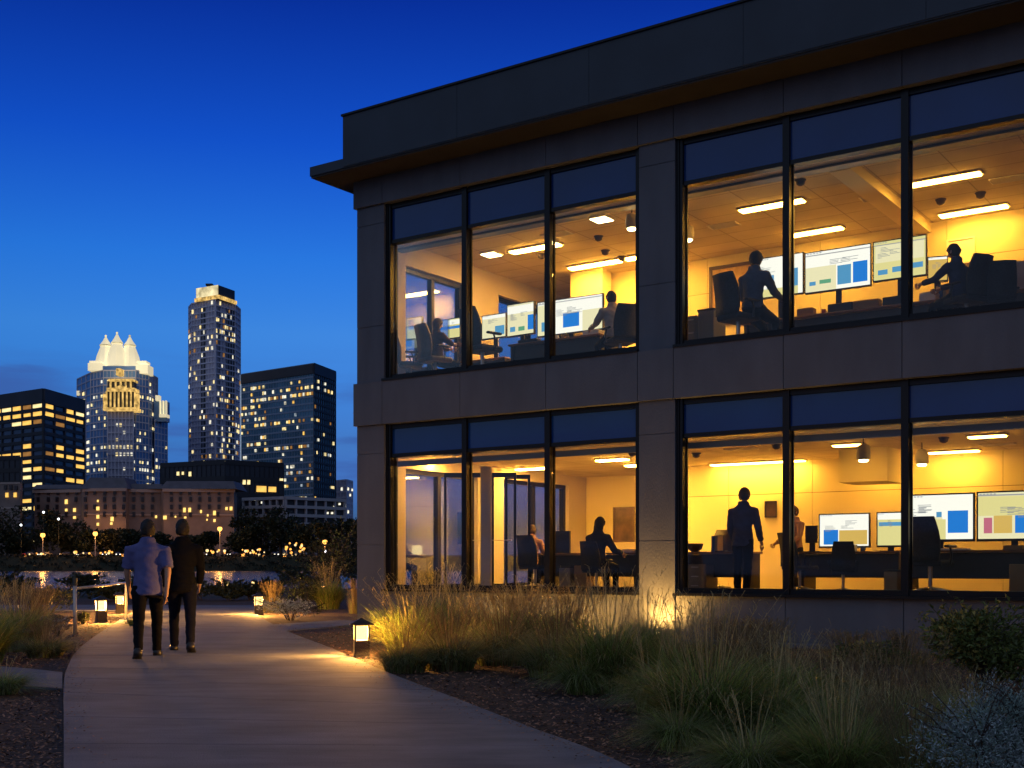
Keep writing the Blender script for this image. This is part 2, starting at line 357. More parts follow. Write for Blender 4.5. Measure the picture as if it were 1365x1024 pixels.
    bm = bmesh.new(); bm.from_mesh(body); em = extra.mesh('e', M['skin'], True); bm.from_mesh(em); bm.to_mesh(body); bm.free(); bpy.data.meshes.remove(em)
    po = link(bpy.data.objects.new('person', body)); po.location = loc; po.rotation_euler = (0,0,rz)
    tag(po, label, 'person', group)
    sb = MB(); X = Vector((1,0,0)); Yd = rx(Vector((0,1,0)), lean); stand = hip > .45
    prof = ([(-.075,.097,.080),(-.03,.097,.080)] if stand else [(-.02,.094,.078)])+[(.03,.092,.072),(.09,.084,.063),(.15,.089,.063),(.21,.099,.066),(.25,.103,.058),(.28,.088,.050),(.305,.060,.047),(.325,.050,.046),(.345,.045,.045)]
    sb.loft([ring_el(up(z_), X, Yd, a_*s*wide, b_*s, 20) for z_, a_, b_ in prof])
    tb = MB(); tprof = [(-.085,.060,.050),(-.05,.082,.060),(0,.080,.058),(.035,.070,.050)]
    tb.loft([ring_el(P+rx(Vector((0,0,z_*s)),lean*.5), X, Vector((0,1,0)), a_*s*wide, b_*s, 18) for z_, a_, b_ in tprof])
    for k in ('l','r'):
        sh, el, wr = N['sh'+k][0], N['el'+k][0], N['wr'+k][0]
        inn = sh.lerp(up(.25), .35)
        if sleeves == 'long': sb.tube([inn, sh, sh.lerp(el,.5), el, el.lerp(wr,.5), el.lerp(wr,.93)], [.046*s,.044*s,.039*s,.034*s,.030*s,.026*s], 12)
        else: sb.tube([inn, sh, sh.lerp(el,.5), sh.lerp(el,.85)], [.046*s,.046*s,.044*s,.044*s], 12)
        hp, kn, an = N['hip'+k][0], N['knee'+k][0], N['ankle'+k][0]
        tb.tube([hp+Vector((0,0,.02*s)), hp.lerp(kn,.3), hp.lerp(kn,.7), kn, kn.lerp(an,.35), kn.lerp(an,.75), an+Vector((0,0,.004*s))], [.056*s,.054*s,.045*s,.040*s,.038*s,.034*s,.033*s], 12)
    sd = int(loc[0]*100) % 97
    link(bpy.data.objects.new('shirt', cloth_mesh(sb, 'shirt', shirt, .0085*s, .0045*s, sd)), po)
    link(bpy.data.objects.new('trousers', cloth_mesh(tb, 'trousers', trousers, .0085*s, .004*s, sd+3)), po)
    hm = MB(); rs = []; hrr = random.Random(sd)
    for i in range(11):
        t = PI*(.02+.98*i/10*.74); ring = []
        for j in range(24):
            ph = 2*PI*j/24; y = math.sin(ph); tt = t if y < .1 else t*(1-.46*min(1,(y-.1)/.6))
            wob = 1.02+.05*math.sin(5*ph+i)+.03*math.sin(9*ph-2*i)+hrr.uniform(-.035,.035)
            p = Vector((math.sin(tt)*math.cos(ph)*hr[0]*1.15*wob, math.sin(tt)*y*hr[1]*1.12*wob, math.cos(tt)*hr[2]*1.1+.003*s))
            ring.append(tuple(hc + rx(p, hd)))
        rs.append(list(reversed(ring)))
    hm.loft(rs)
    if long_hair:
        rs = []
        for i in range(6):
            q = i/5; cpt = hc + rx(Vector((0,-.012*s-.012*s*q,.01*s-.115*s*q)), hd*.5)
            rs.append([tuple(cpt + Vector((math.cos(2*PI*j/16)*(.05+.012*math.sin(q*3))*s*(1-.15*q*q), math.sin(2*PI*j/16)*.036*s*(1-.2*q), .006*s*math.sin(j*2.3)*q))) for j in range(16)])
        hm.loft(rs)
    hm.build('hair', hair or M['hair'], po, True)
    for heel, an, toe, fa in shoes:
        sb = MB(); v = (toe-heel); L = v.length; v.normalize(); upv = Vector((0,0,1)); sd = v.cross(upv).normalized(); upn = sd.cross(v)
        sec = [(0,.028,.05),(.15,.034,.062),(.4,.03,.055),(.7,.036,.036),(.92,.03,.026),(1.05,.014,.015)]
        rs = []
        for q, wd, ht in sec:
            c = heel + v*L*q
            rs.append([tuple(c + sd*x*wd*s*.9 + upn*(z*ht*s-.012*s)) for x, z in ((-1,0),(1,0),(1,.5),(.6,1),(-.6,1),(-1,.5))])
        sb.loft(rs); sb.build('shoe', shoe or M['black'], po, True)
    return po

cl = lambda n, c, r=.9: mat(n, c, r, bump=.15, bscale=90, var=.12, vscale=9, spec=.15)
sh_blue = cl('periwinkle_shirt', (.11,.115,.27)); sh_black = cl('black_jacket', (.004,.0045,.007)); sh_grey = cl('grey_shirt', (.10,.11,.16)); sh_cream = cl('pale_shirt', (.46,.40,.36))
sh_navy = cl('navy_shirt', (.05,.055,.10)); sh_dark = cl('dark_sweater', (.035,.03,.03)); sh_brown = cl('brown_top', (.09,.05,.03)); sh_mauve = cl('mauve_top', (.30,.17,.17))
tr_black = cl('black_trousers', (.004,.004,.006)); tr_navy = cl('navy_trousers', (.007,.008,.016))
g1, g2 = gnd(197,879), gnd(243,871)
hdg = math.atan2(6.2, 21.0)               # heading of the path: up and to the left
person('man in a pale periwinkle shirt and black trousers walking away on the path', g1+Vector((0,0,.03)), hdg, 1.80, .515, .05, ((-.30,.30),(.36,.08)), ((.26,.35,.14),(-.26,.2,.12)), .06, sh_blue, tr_black, M['hair'], wide=1.10, sleeves='short', group='pedestrians on the path')
person('person in a black jacket and dark trousers walking on the right of the pale shirt', g2+Vector((0,0,.03)), hdg-.04, 1.84, .515, .04, ((.34,.08),(-.28,.34)), ((-.25,.2,.12),(.28,.4,.12)), .05, sh_black, tr_navy, M['hair'], wide=1.05, group='pedestrians on the path')

# ================================================================ OFFICE BUILDING
CB = Vector((world_px(476,HY,24.0).x, 24.0, 0)); VX = -1647.0
a2 = Vector(((CX-VX), -F, 0)).normalized(); n2 = Vector((-a2.y, a2.x, 0))      # along the facade to the right / into the rooms
PHI = math.atan2(a2.y, a2.x)
def BW(t, w_, z): return CB + a2*t + n2*w_ + Vector((0,0,z))
def tcol(x, w_):                                                          # facade coordinate of a picture column on the plane w deep
    u = (x-CX)/F; p = CB + n2*w_
    return (u*p.y - p.x)/(a2.x - u*a2.y)
def twz(x, y, w_):
    t = tcol(x, w_); p = BW(t, w_, 0); return t, EYE + (HY-y)/F*p.y
def onz(x, y, z):                                                        # a picture point on a horizontal plane, in facade coordinates
    d = (z-EYE)*F/(HY-y); p = Vector(((x-CX)/F*d, d, 0)) - CB
    return p.dot(a2), p.dot(n2)
FL1, FL2, CE1, CE2 = .72, 4.82, 3.44, 7.80
Z = dict(s1=.76, t1=3.36, h1=3.97, s2=4.85, t2=7.53, h2=8.27)
TL = 21.6
bld = tag(empty('office_building', CB, PHI), 'two storey stone office with lit glass bays and a dark overhanging roof', 'office building')
PIL = [(0,.70),(6.34,7.01),(12.66,13.33),(18.98,19.65)]
def panels(mb, ts, w0, w1, z0, z1, gap=.012):
    for p, q in zip(ts[:-1], ts[1:]): mb.box(p+gap/2, q-gap/2, w0, w1, z0, z1)
def stripe(name, ts, w0, z0, z1, w1=.30):
    b = MB(); panels(b, ts, w0, w1, z0, z1); b.build(name, M['stone'], bld)
    b = MB(); b.box(ts[0]+.02, ts[-1]-.02, w0+.03, w1-.01, z0+.004, z1-.004); b.build('joint_backing', M['stone_joint'], bld)
tj = [-.05,.70,2.60,4.50,6.34,7.01,8.92,10.76,12.66,13.33,15.2,17.1,18.98,19.65,TL]
stripe('base_wall', [.0]+tj[1:], .02, -.4, Z['s1'])
stripe('spandrel_band', tj, -.06, Z['h1'], Z['s2']-.045)
stripe('header_band', tj, -.06, Z['h2'], 8.80)
for p0, p1 in PIL:
    b = MB()
    for z0, z1 in ((-.4,1.62),(1.632,3.40),(3.412,Z['h1']-.006)): b.box(p0, p1, 0.0, .42, z0, z1)
    for z0, z1 in ((Z['s2']-.04,5.9),(5.912,7.9),(7.912,Z['h2']-.006)): b.box(p0, p1, 0.0, .42, z0, z1)
    b.box(p0+.012, p1-.012, .012, .40, -.39, Z['h2']-.01)
    b.build('pillar', M['stone'], bld)
# window units: frame > pane, spandrel panel
def window(t0, t1, z0, zt, z1, lower):
    b = MB(); f = .055; d0, d1 = .10, .26
    b.box(t0, t0+f, d0-.03, d1, z0, z1); b.box(t1-f, t1, d0-.03, d1, z0, z1)
    for za, zb in ((z0, z0+.085), (zt-.035, zt+.035), (z1-.09, z1)): b.box(t0+f, t1-f, d0, d1, za, zb)
    b.box(t0+f, t0+f+.018, d0+.10, d1-.02, z0+.085, zt-.035); b.box(t1-f-.018, t1-f, d0+.10, d1-.02, z0+.085, zt-.035)
    fr = b.build('window', M['frame'], bld)
    b = MB(); b.box(t0+f, t1-f, .165, .175, z0+.085, zt-.035); b.build('pane', M['pane'], fr)
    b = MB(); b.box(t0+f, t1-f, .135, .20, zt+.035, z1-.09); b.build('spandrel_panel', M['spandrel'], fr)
for s0, s1 in ((.70,6.34),(7.01,12.66),(13.33,18.98),(19.65,TL)):
    n = 3 if s1-s0 > 3 else 1
    for z0, z1 in ((Z['s1'], Z['h1']), (Z['s2'], Z['h2'])):
        for q in (s0, s1-.05): b = MB(); b.box(q, q+.05, .05, .30, z0, z1); b.build('window_jamb', M['frame'], bld)
    for k in range(n):
        q0 = s0+.05+(s1-s0-.1)*k/n; q1 = s0+.05+(s1-s0-.1)*(k+1)/n
        window(q0, q1, Z['s1'], Z['t1'], Z['h1'], True); window(q0, q1, Z['s2'], Z['t2'], Z['h2'], False)
    for z0 in (Z['s1'], Z['s2']): b = MB(); b.box(s0, s1, -.085, .10, z0-.045, z0); b.build('window_sill', M['frame'], bld)
# roof: thin eave slab, parapet, top
DEP = 15.5
b = MB(); b.box(-.58, TL+1, -.73, DEP+.7, 8.84, 9.02); b.build('eave', M['roofmetal'], bld)
b = MB(); b.box(-.56, TL+.98, -.71, DEP+.68, 8.802, 8.838); b.build('soffit', M['soffit'], bld)
b = MB()
for i in range(8):
    p0 = .306+i*2.75; b.box(p0, p0+2.744, -.745, -.5, 8.86, 9.82)
b.box(.31, .5, -.4, DEP, 9.02, 9.82); b.box(.33, TL+1, -.50, -.3, 9.03, 9.80)
b.build('parapet', M['roofmetal'], bld)
b = MB(); b.box(.28, TL+1, -.775, -.45, 9.822, 9.86); b.build('parapet_cap', M['frame'], bld)
b = MB(); b.box(.5, TL, -.28, DEP, 9.03, 9.3); b.build('roof', M['roofmetal'], bld)
# rooms
BW2, BW1 = 5.75, 6.5
b = MB(); b.box(.32, TL, .30, DEP-.3, FL2-.25, FL2); b.box(.32, TL, .30, DEP-.3, FL1-.25, FL1); b.build('floor', M['carpet'], bld)
ct = bpy.data.materials.new('ceiling_tiles'); ct.use_nodes = True; q = ct.node_tree; pb = q.nodes['Principled BSDF']; pb.inputs['Roughness'].default_value = .9
tcn = q.nodes.new('ShaderNodeTexCoord'); br = q.nodes.new('ShaderNodeTexBrick'); br.offset = 0; br.inputs['Scale'].default_value = 1
br.inputs['Color1'].default_value = (.72,.61,.38,1); br.inputs['Color2'].default_value = (.64,.53,.32,1); br.inputs['Mortar'].default_value = (.40,.33,.22,1)
br.inputs['Mortar Size'].default_value = .012; br.inputs['Brick Width'].default_value = 1.2; br.inputs['Row Height'].default_value = .6
q.links.new(tcn.outputs['Object'], br.inputs['Vector'])
nz = q.nodes.new('ShaderNodeTexNoise'); nz.inputs['Scale'].default_value = 1.3; q.links.new(tcn.outputs['Object'], nz.inputs['Vector'])
mm = q.nodes.new('ShaderNodeMix'); mm.data_type = 'RGBA'; mm.blend_type = 'MULTIPLY'; mm.inputs['Factor'].default_value = .35
q.links.new(br.outputs[0], mm.inputs['A']); q.links.new(nz.outputs['Fac'], mm.inputs['B']); q.links.new(mm.outputs['Result'], pb.inputs['Base Color'])
for z0 in (CE1, CE2):
    b = MB(); b.box(.32, TL, .95, DEP-.3, z0, z0+.12); b.build('ceiling', ct, bld)
for zb, zc in ((Z['t1'],CE1),(Z['t2'],CE2)):
    b = MB(); b.box(.36, TL, .28, .72, zb+.06, zb+.42 if zb > 5 else zb+.40); b.build('blind_box', M['blind'], bld)
    b = MB(); b.box(.37, TL, .722, .95, zb+.02, zb+.40); b.build('blind_rail', M['blindrail'], bld)
b = MB(); b.box(.37, TL, .50, .57, 3.18, 3.285); b.build('blind_rail', M['blindrail'], bld)
def panelwall(name, t0, t1, w0, z0, z1, pw=1.25, hz=None):
    b = MB(); t = t0
    while t < t1-.01:
        e = min(t1, t+pw)
        for za, zb in ((z0, hz-.006),(hz+.006, z1)) if hz else ((z0,z1),): b.box(t+.005, e-.005, w0, w0+.05, za, zb)
        t = e
    o = b.build(name, M['wall'], bld)
    b = MB(); b.box(t0+.01, t1-.01, w0+.02, w0+.16, z0+.01, z1-.01); b.build('wall_backing', M['wallgroove'], bld)
panelwall('back_wall', 2.35, TL, BW2, FL2, CE2, 2.5, 7.05)
panelwall('back_wall', .33, 2.35, 7.8, FL2, CE2, 2.5)
b = MB(); b.box(2.30, 2.345, BW2, 7.8, FL2, CE2); b.build('wall_return', M['wall'], bld)
panelwall('back_wall', 3.1, TL, BW1, FL1, CE1, 1.9, 2.75)
panelwall('back_wall', .33, 3.1, 8.2, FL1, CE1, 1.4)
b = MB(); b.box(3.05, 3.095, BW1, 8.2, FL1, CE1); b.build('wall_return', M['wall'], bld)
b = MB(); b.box(tcol(1118,4.6), tcol(1183,4.6), 4.6, 5.6, twz(1150,642,4.6)[1], CE1); b.build('bulkhead', M['wall'], bld)
b = MB(); b.box(9.2, 9.55, 1.2, BW2, 7.62, CE2); b.build('ceiling_beam', M['wall'], bld)
# outer walls of the sides and rear
def sidewall(z0, z1, wins, zb, zt):
    b = MB(); edges = [.42]+[e for w_ in wins for e in w_]+[DEP]
    for i in range(0, len(edges), 2): b.box(.02, .32, edges[i], edges[i+1], z0, z1)
    for p, q_ in wins: b.box(.02, .32, p, q_, z0, zb); b.box(.02, .32, p, q_, zt, z1)
    b.build('side_wall', M['pier'], bld)
    for p, q_ in wins:
        b = MB(); m_ = (p+q_)/2
        for e in (p, m_-.05, q_-.1): b.box(.10, .22, e, e+.1, zb, zt)
        b.box(.10, .22, p+.1, q_-.1, zt-.09, zt); b.box(.10, .22, p+.1, q_-.1, zb, zb+.08)
        fr = b.build('window', M['frame'], bld); b = MB(); b.box(.155, .165, p+.1, q_-.1, zb+.08, zt-.09); b.build('pane', M['sidepane'], fr)
sidewall(FL2-.75, 8.80, [(1.12,3.16),(4.4,7.2)], 5.1, 7.35)
sidewall(-.4, FL2-.756, [(1.12,3.6),(4.6,7.4)], FL1+.02, 3.2)
b = MB(); b.box(.02, TL, DEP, DEP+.3, -.4, 8.8); b.box(TL, TL+.3, -.04, DEP+.3, -.4, 8.8); b.build('rear_wall', M['stone'], bld)
b = MB(); b.box(TL-.6, TL-.5, .3, DEP, FL1, CE2); b.build('end_wall', M['wall'], bld)

# ---------------------------------------------------------------- ceiling lights
GL = 'ceiling light panels in the office'
def strip_light(x0, x1, yc, ce, wd, label, name='ceiling_light', lm='light'):
    xm = (x0+x1)/2; t, w_ = onz(xm, yc, ce); L = abs(tcol(x1, w_)-tcol(x0, w_))
    o = tag(empty(name, BW(t, w_, ce), PHI), label, 'ceiling light', GL)
    b = MB(); b.box(-L/2-.03, L/2+.03, -wd/2-.03, -wd/2, -.035, -.001); b.box(-L/2-.03, L/2+.03, wd/2, wd/2+.03, -.035, -.001)
    b.box(-L/2-.03, -L/2, -wd/2, wd/2, -.035, -.001); b.box(L/2, L/2+.03, -wd/2, wd/2, -.035, -.001); b.build('trim', M['lighttrim'], o)
    b = MB(); b.box(-L/2, L/2, -wd/2, wd/2, -.055, -.008); b.build('diffuser', M[lm], o)
UL = [(682,745,329,'long light panel crossing the mullion in the upper left bay'),(760,826,351,'light panel above the wide blue square screen upstairs'),
      (834,880,340,'light panel half hidden by the middle pillar upstairs'),
      (987,1070,272,'light panel nearest the glass crossing the first mullion of the upper right bay'),(1050,1122,307,'light panel above the middle large screen upstairs'),
      (1208,1306,237,'brightest long light panel high in the rightmost upper window'),(1253,1342,279,'lower of the two light panels in the rightmost upper window'),
      (1340,1420,300,'light panel cut off by the right edge upstairs')]
for x0, x1, y, l in UL: strip_light(x0, x1, y, CE2, .20, l, lm='light_warm' if x0 < 900 else 'light')
LLt = [(797,835,611,'light panel above the framed picture downstairs'),(690,732,623,'light panel beside the open glass doors downstairs'),(948,1070,615,'longest light panel above the standing man downstairs'),
       (1112,1148,591,'short light panel beside the round hanging lamp downstairs'),(1150,1182,605,'small light panel just right of the round hanging lamp downstairs'),(1238,1304,600,'light panel above the wide screen with the big blue square'),
       (1292,1340,579,'light panel nearest the glass in the rightmost lower window'),(836,870,618,'light panel half hidden behind the middle pillar downstairs'),(1362,1420,607,'light panel cut off by the right edge downstairs'),
       (1085,1122,638,'far light panel under the bulkhead downstairs')]
LLt += [(560,604,612,'added fill panel over the vestibule behind the glass doors')]  # extra panel added to brighten the lower left room
for x0, x1, y, l in LLt: strip_light(x0, x1, y, CE1, .20, l, lm='light_hot' if x0 < 900 else 'light')
# round and small fittings on the ceilings
def small_fitting(x, y, ce, kind, label):
    t, w_ = onz(x, y, ce); 
    if kind == 'square':
        o = tag(empty('downlight', BW(t, w_, ce), PHI), label, 'downlight', GL); b = MB(); b.box(-.19,.19,-.19,.19,-.03,-.001); b.build('trim', M['lighttrim'], o)
        b = MB(); b.box(-.16,-.01,-.16,.16,-.04,-.031); b.box(.01,.16,-.16,.16,-.04,-.031); b.build('lens', M['downlight'], o)
    elif kind == 'pendant':
        o = tag(empty('pendant_lamp', BW(t, w_, ce), PHI), label, 'pendant lamp'); b = MB(); b.cyl((0,0,-.12),(0,0,-.001),.012); b.build('stem', M['detector'], o)
        b = MB(); b.lathe([(.05,-.12),(.10,-.15),(.12,-.26),(.115,-.38),(.06,-.40)][::-1], 16); b.build('shade', M['white_plastic'], o, True)
        b = MB(); b.lathe([(.07,-.425),(.085,-.402)], 14); b.build('lens', M['downlight'], o)
    else:
        o = tag(empty('smoke_detector', BW(t, w_, ce), PHI), label, 'smoke detector', 'small dark fittings on the office ceilings'); b = MB()
        b.lathe([(.03,-.10),(.07,-.075),(.08,-.03),(.10,-.001)], 12); b.build('housing', M['detector'], o, True)
small_fitting(802, 291, CE2, 'square', 'small square downlight at the top of the third upper window')
small_fitting(655, 338, CE2, 'square', 'small downlight behind the first mullion of the upper left bay')
small_fitting(842, 276, CE2, 'pendant', 'white cylinder lamp hanging beside the middle pillar upstairs')
small_fitting(917, 292, CE2, 'pendant', 'white cylinder lamp hanging at the left edge of the upper right bay')
small_fitting(1151, 583, CE1, 'pendant', 'round hanging lamp in the middle lower window of the right bay')
small_fitting(1229, 590, CE1, 'pendant', 'hanging lamp just right of the last mullion downstairs')
for x, y, c, l in ((722,339,CE2,'dark detector beside the mullion of the upper left bay'),(798,315,CE2,'dark detector under the square downlight upstairs'),(807,334,CE2,'dark detector between the downlight and the lit panel upstairs'),(829,342,CE2,'small dark detector left of the middle pillar upstairs'),
                   (1067,240,CE2,'dark detector right of the first mullion in the upper right bay'),(1307,257,CE2,'dark detector between the two panels of the rightmost upper window'),(1254,266,CE2,'tiny dark detector left of the lower panel in the rightmost upper window'),
                   (928,604,CE1,'dark detector in the top left corner of the lower right bay'),(1035,592,CE1,'tiny dark detector left of the first mullion of the lower right bay'),(843,602,CE1,'dark detector beside the middle pillar downstairs'),(1258,583,CE1,'dark detector above the hanging lamp of the rightmost lower window')):
    small_fitting(x, y, c, 'dot', l)

for x, y, c, l in ((742,312,CE2,'slotted air vent left of the square downlight upstairs'),(965,300,CE2,'slotted air vent at the left of the upper right bay ceiling'),(1170,262,CE2,'slotted air vent left of the last upper mullion'),(1345,238,CE2,'slotted air vent at the upper right picture edge'),(988,598,CE1,'slotted air vent above the standing man downstairs'),(1330,592,CE1,'slotted air vent right of the panel nearest the glass downstairs')):
    t, w_ = onz(x, y, c); o = tag(empty('air_vent', BW(t, w_, c), PHI), l, 'air vent', 'air vents in the office ceilings')
    b = MB(); b.box(-.30,.30,-.02-.13,-.13,-.02,-.001); b.box(-.30,.30,.13,.15,-.02,-.001); b.box(-.30,-.28,-.13,.13,-.02,-.001); b.box(.28,.30,-.13,.13,-.02,-.001); b.build('frame', M['lighttrim'], o)
    b = MB(); b.box(-.28,.28,-.13,.13,-.006,-.001,0)
    for k in range(6): b.box(-.275,.275,-.115+k*.042,-.10+k*.042,-.018,-.007,1)
    b.build('slats', [M['detector'], M['lighttrim']], o)
# ---------------------------------------------------------------- furniture kinds
def mk_chair(seat_mat, label, t, w_, z, face, group='office chairs', s=1.0):
    """face: angle added to the facade direction; 0 looks into the room"""
    o = tag(empty('office_chair', BW(t, w_, z), PHI+face), label, 'office chair', group); o.scale = (s,s,s)
    b = MB(); b.rbox(-.25,.25,-.24,.26,.43,.52,.03); b.build('seat', seat_mat, o, False)
    b = MB(); rs = []
    for i in range(7):
        q = i/6; y = -.24-.10*q+.05*math.sin(q*PI); hw = .23+.02*math.sin(q*PI)-.03*q*q
        rs.append([(-hw,y-.02-.03*0,.50+.62*q),(0,y-.055,.50+.62*q),(hw,y-.02,.50+.62*q),(hw,y+.025,.50+.62*q),(0,y-.005,.50+.62*q),(-hw,y+.025,.50+.62*q)])
    b.loft(rs); b.build('backrest', seat_mat, o, True)
    for sx in (-1,1):
        b = MB(); b.tube([(sx*.27,.05,.46),(sx*.29,.04,.60),(sx*.29,.0,.69)],[.016,.016,.016],6); b.rbox(sx*.29-.035,sx*.29+.035,-.14,.16,.69,.725,.012); b.build('armrest', M['black'], o)
    b = MB(); b.cyl((0,0,.10),(0,0,.43),.028,.035,8); b.build('gas_column', M['chrome'], o)
    b = MB()
    for k in range(5):
        an = 2*PI*k/5+.3; e = (.29*math.cos(an),.29*math.sin(an)); b.tube([(0,0,.12),(e[0],e[1],.075)],[.03,.018],6); b.ball((e[0],e[1],.032),.03,8,6)
    b.build('wheel_base', M['chrome'], o, True)
    return o
def mk_desk(label, t0, t1, w0, w1, z, topm='desk', h=.74, group='office desks', rz=0):
    tc_, wc = (t0+t1)/2, (w0+w1)/2; L, D = (t1-t0)/2, (w1-w0)/2
    o = tag(empty('desk', BW(tc_, wc, z), PHI+rz), label, 'desk', group)
    b = MB(); b.rbox(-L, L, -D, D, h-.035, h, .008); b.build('desk_top', M[topm], o)
    b = MB(); b.box(-L+.06, L-.06, -D+.12, -D+.15, .28, h-.04); b.build('modesty_panel', M['deskdark'], o)
    for sx in (-1,1):
        b = MB(); b.box(sx*(L-.06)-.03, sx*(L-.06)+.03, -D+.06, D-.06, 0, h-.036); b.build('leg', M['deskdark'], o)
    return o
def mk_monitor(label, x0, x1, y0, y1, w_, deskz, content, bezel=.016, group='computer screens in the office', turn=0.0, stand=True):
    """a screen drawn by its picture corners on the plane w_ deep; content = list of (mat, u0, u1, v0, v1)"""
    xm = (x0+x1)/2; ym = (y0+y1)/2
    t0, t1 = tcol(x0, w_), tcol(x1, w_); tm = (t0+t1)/2; _, zt = twz(xm, y0, w_); _, zb = twz(xm, y1, w_)
    W2 = (t1-t0)/2; Hh = zt-zb
    o = tag(empty('monitor', BW(tm, w_, deskz), PHI+turn), label, 'monitor', group); zb -= deskz; zt -= deskz
    b = MB(); e = bezel
    b.box(-W2-e, W2+e, .004, .05, zb-e*1.6, zt+e)
    for q in ((-W2-e,-W2,zb-e*1.6,zt+e),(W2,W2+e,zb-e*1.6,zt+e),(-W2,W2,zb-e*1.6,zb),(-W2,W2,zt,zt+e)): b.box(q[0],q[1],-.008,.003,q[2],q[3])
    b.build('casing', M['black'], o)
    mats = []; b = MB()
    def mi(k):
        if M[k] not in mats: mats.append(M[k])
        return mats.index(M[k])
    b.box(-W2, W2, -.003, .003, zb, zt, mi(content[0]))
    for i, (k, u0, u1, v0, v1) in enumerate(content[1:]):
        d = -.0034-.0004*(i+1); b.quad((-W2+2*W2*u0,d,zb+Hh*v0),(-W2+2*W2*u1,d,zb+Hh*v0),(-W2+2*W2*u1,d,zb+Hh*v1),(-W2+2*W2*u0,d,zb+Hh*v1), mi(k))
    sr = random.Random(int(x0*7+y0)); d = -.0062
    for blk in range(3 if content[0] != 'black' else 0):
        u0 = sr.uniform(.04,.62); v0 = sr.uniform(.62,.86)
        for k in range(sr.randint(3,6)):
            v_ = v0-k*.035; u1 = u0+sr.uniform(.06,.26)
            b.quad((-W2+2*W2*u0,d,zb+Hh*v_),(-W2+2*W2*min(.97,u1),d,zb+Hh*v_),(-W2+2*W2*min(.97,u1),d,zb+Hh*(v_+.012)),(-W2+2*W2*u0,d,zb+Hh*(v_+.012)), mi('scr_text'))
    for k in range(5 if content[0] != 'black' else 0): b.quad((-W2+2*W2*(.02+.05*k),d,zb+Hh*.96),(-W2+2*W2*(.05+.05*k),d,zb+Hh*.96),(-W2+2*W2*(.05+.05*k),d,zb+Hh*.985),(-W2+2*W2*(.02+.05*k),d,zb+Hh*.985), mi('scr_grey'))
    b.build('screen', mats, o)
    if stand and zb > .03:
        b = MB(); b.box(-.05,.05,.06,.09,.012,zb+Hh*.4); b.rbox(-.16,.16,-.05,.20,.001,.016,.004); b.build('stand', M['black'], o)
    return o
def block(name, label, cat, x0, x1, y0, y1, w_, dep, base, m, parts=None, group=None):
    """a boxy thing drawn by its picture corners; stands on height base"""
    t0, t1 = tcol(x0, w_), tcol(x1, w_); _, zt = twz((x0+x1)/2, y0, w_); h = max(.02, zt-base); h = min(h, .16) if parts is None and cat not in ('door','board','cupboard') else h; W2 = (t1-t0)/2
    o = tag(empty(name, BW((t0+t1)/2, w_, base), PHI), label, cat, group)
    b = MB(); b.rbox(-W2, W2, 0, dep, 0.001, h, min(.012, h*.2)); b.build('body', M[m], o)
    if parts == 'drawers':
        for k in range(3):
            b = MB(); z0 = h*(.04+.32*k); b.box(-W2+.02, W2-.02, -.016, -.001, z0, z0+h*.29); d = b.build('drawer', M[m], o)
            b = MB(); b.box(-.07,.07,-.035,-.017,z0+h*.2,z0+h*.23); b.build('handle', M['chrome'], d)
    if parts == 'lid':
        b = MB(); b.rbox(-W2-.01, W2+.01, -.01, dep+.01, h+.001, h+.03, .006); b.build('lid', M['deskdark'], o)
    return o
D2, D1 = FL2+.74, FL1+.74
# ---- upper left bay
mk_desk('long brown desk under the two wide screens of the upper left bay', tcol(690,1.9), tcol(812,1.9), 1.55, 2.5, FL2)
mk_desk('desk behind the tall black chair in the upper left bay', tcol(598,2.75), tcol(678,2.75), 2.6, 3.3, FL2)
mk_desk('small desk in the leftmost upper window', tcol(538,2.9), tcol(580,2.9), 2.7, 3.3, FL2)
mk_monitor('wide white screen with one bright blue square in the upper left bay', 717, 803, 398, 443, 2.2, D2, ['scr_white',('scr_cream',0,.28,.0,.9),('scr_cream',.70,1,.0,.60),('scr_grey',.0,1,.93,.955),('scr_lblue',.06,.16,.12,.40),('scr_blue',.40,.65,.16,.58)])
mk_monitor('cream screen with small blue and green squares in the upper left bay', 676, 712, 405, 446, 2.25, D2, ['scr_cream',('scr_white',0,1,.7,.95),('scr_lblue',.10,.30,.12,.28),('scr_green',.42,.66,.12,.26),('scr_blue',.78,1,.12,.6)], turn=-.05)
mk_monitor('pale screen half hidden by the tall black chair upstairs', 643, 674, 420, 450, 2.9, D2, ['scr_cream',('scr_lblue',.55,.95,.1,.5),('scr_white',0,1,.85,1)])
mk_monitor('small cream screen with a blue bar in front of the seated brown figure', 598, 613, 425, 450, 2.8, D2, ['scr_yel',('scr_blue',0,1,.48,.62),('scr_white',0,1,.7,.95)])
mk_monitor('pale screen in the leftmost upper window', 543, 562, 424, 451, 2.9, D2, ['scr_cream',('scr_blue',.1,.5,.45,.95),('scr_white',.55,1,.4,1)])
person('seated person in a dark brown top in the leftmost upper window', BW(tcol(583,1.15),1.15,FL2), PHI-.35, 1.72, .32, -.04, ((1.45,1.45),(1.5,1.5)), ((.75,.9,.15),(.9,.8,.1)), .1, sh_brown, tr_navy, M['hair_b'], long_hair=True)
mk_chair(M['chair_brown'], 'brown chair carrying the seated person of the leftmost upper window', tcol(580,1.05), 1.05, FL2, -.35, s=1.05)
mk_chair(M['chair_brown'], 'empty brown chair at the far left of the upper floor', tcol(547,1.0), 1.0, FL2, -.8, s=.95)
mk_chair(M['chair'], 'tall empty black chair behind the first mullion of the upper left bay', tcol(643,.85), .85, FL2, -.25, s=1.16)
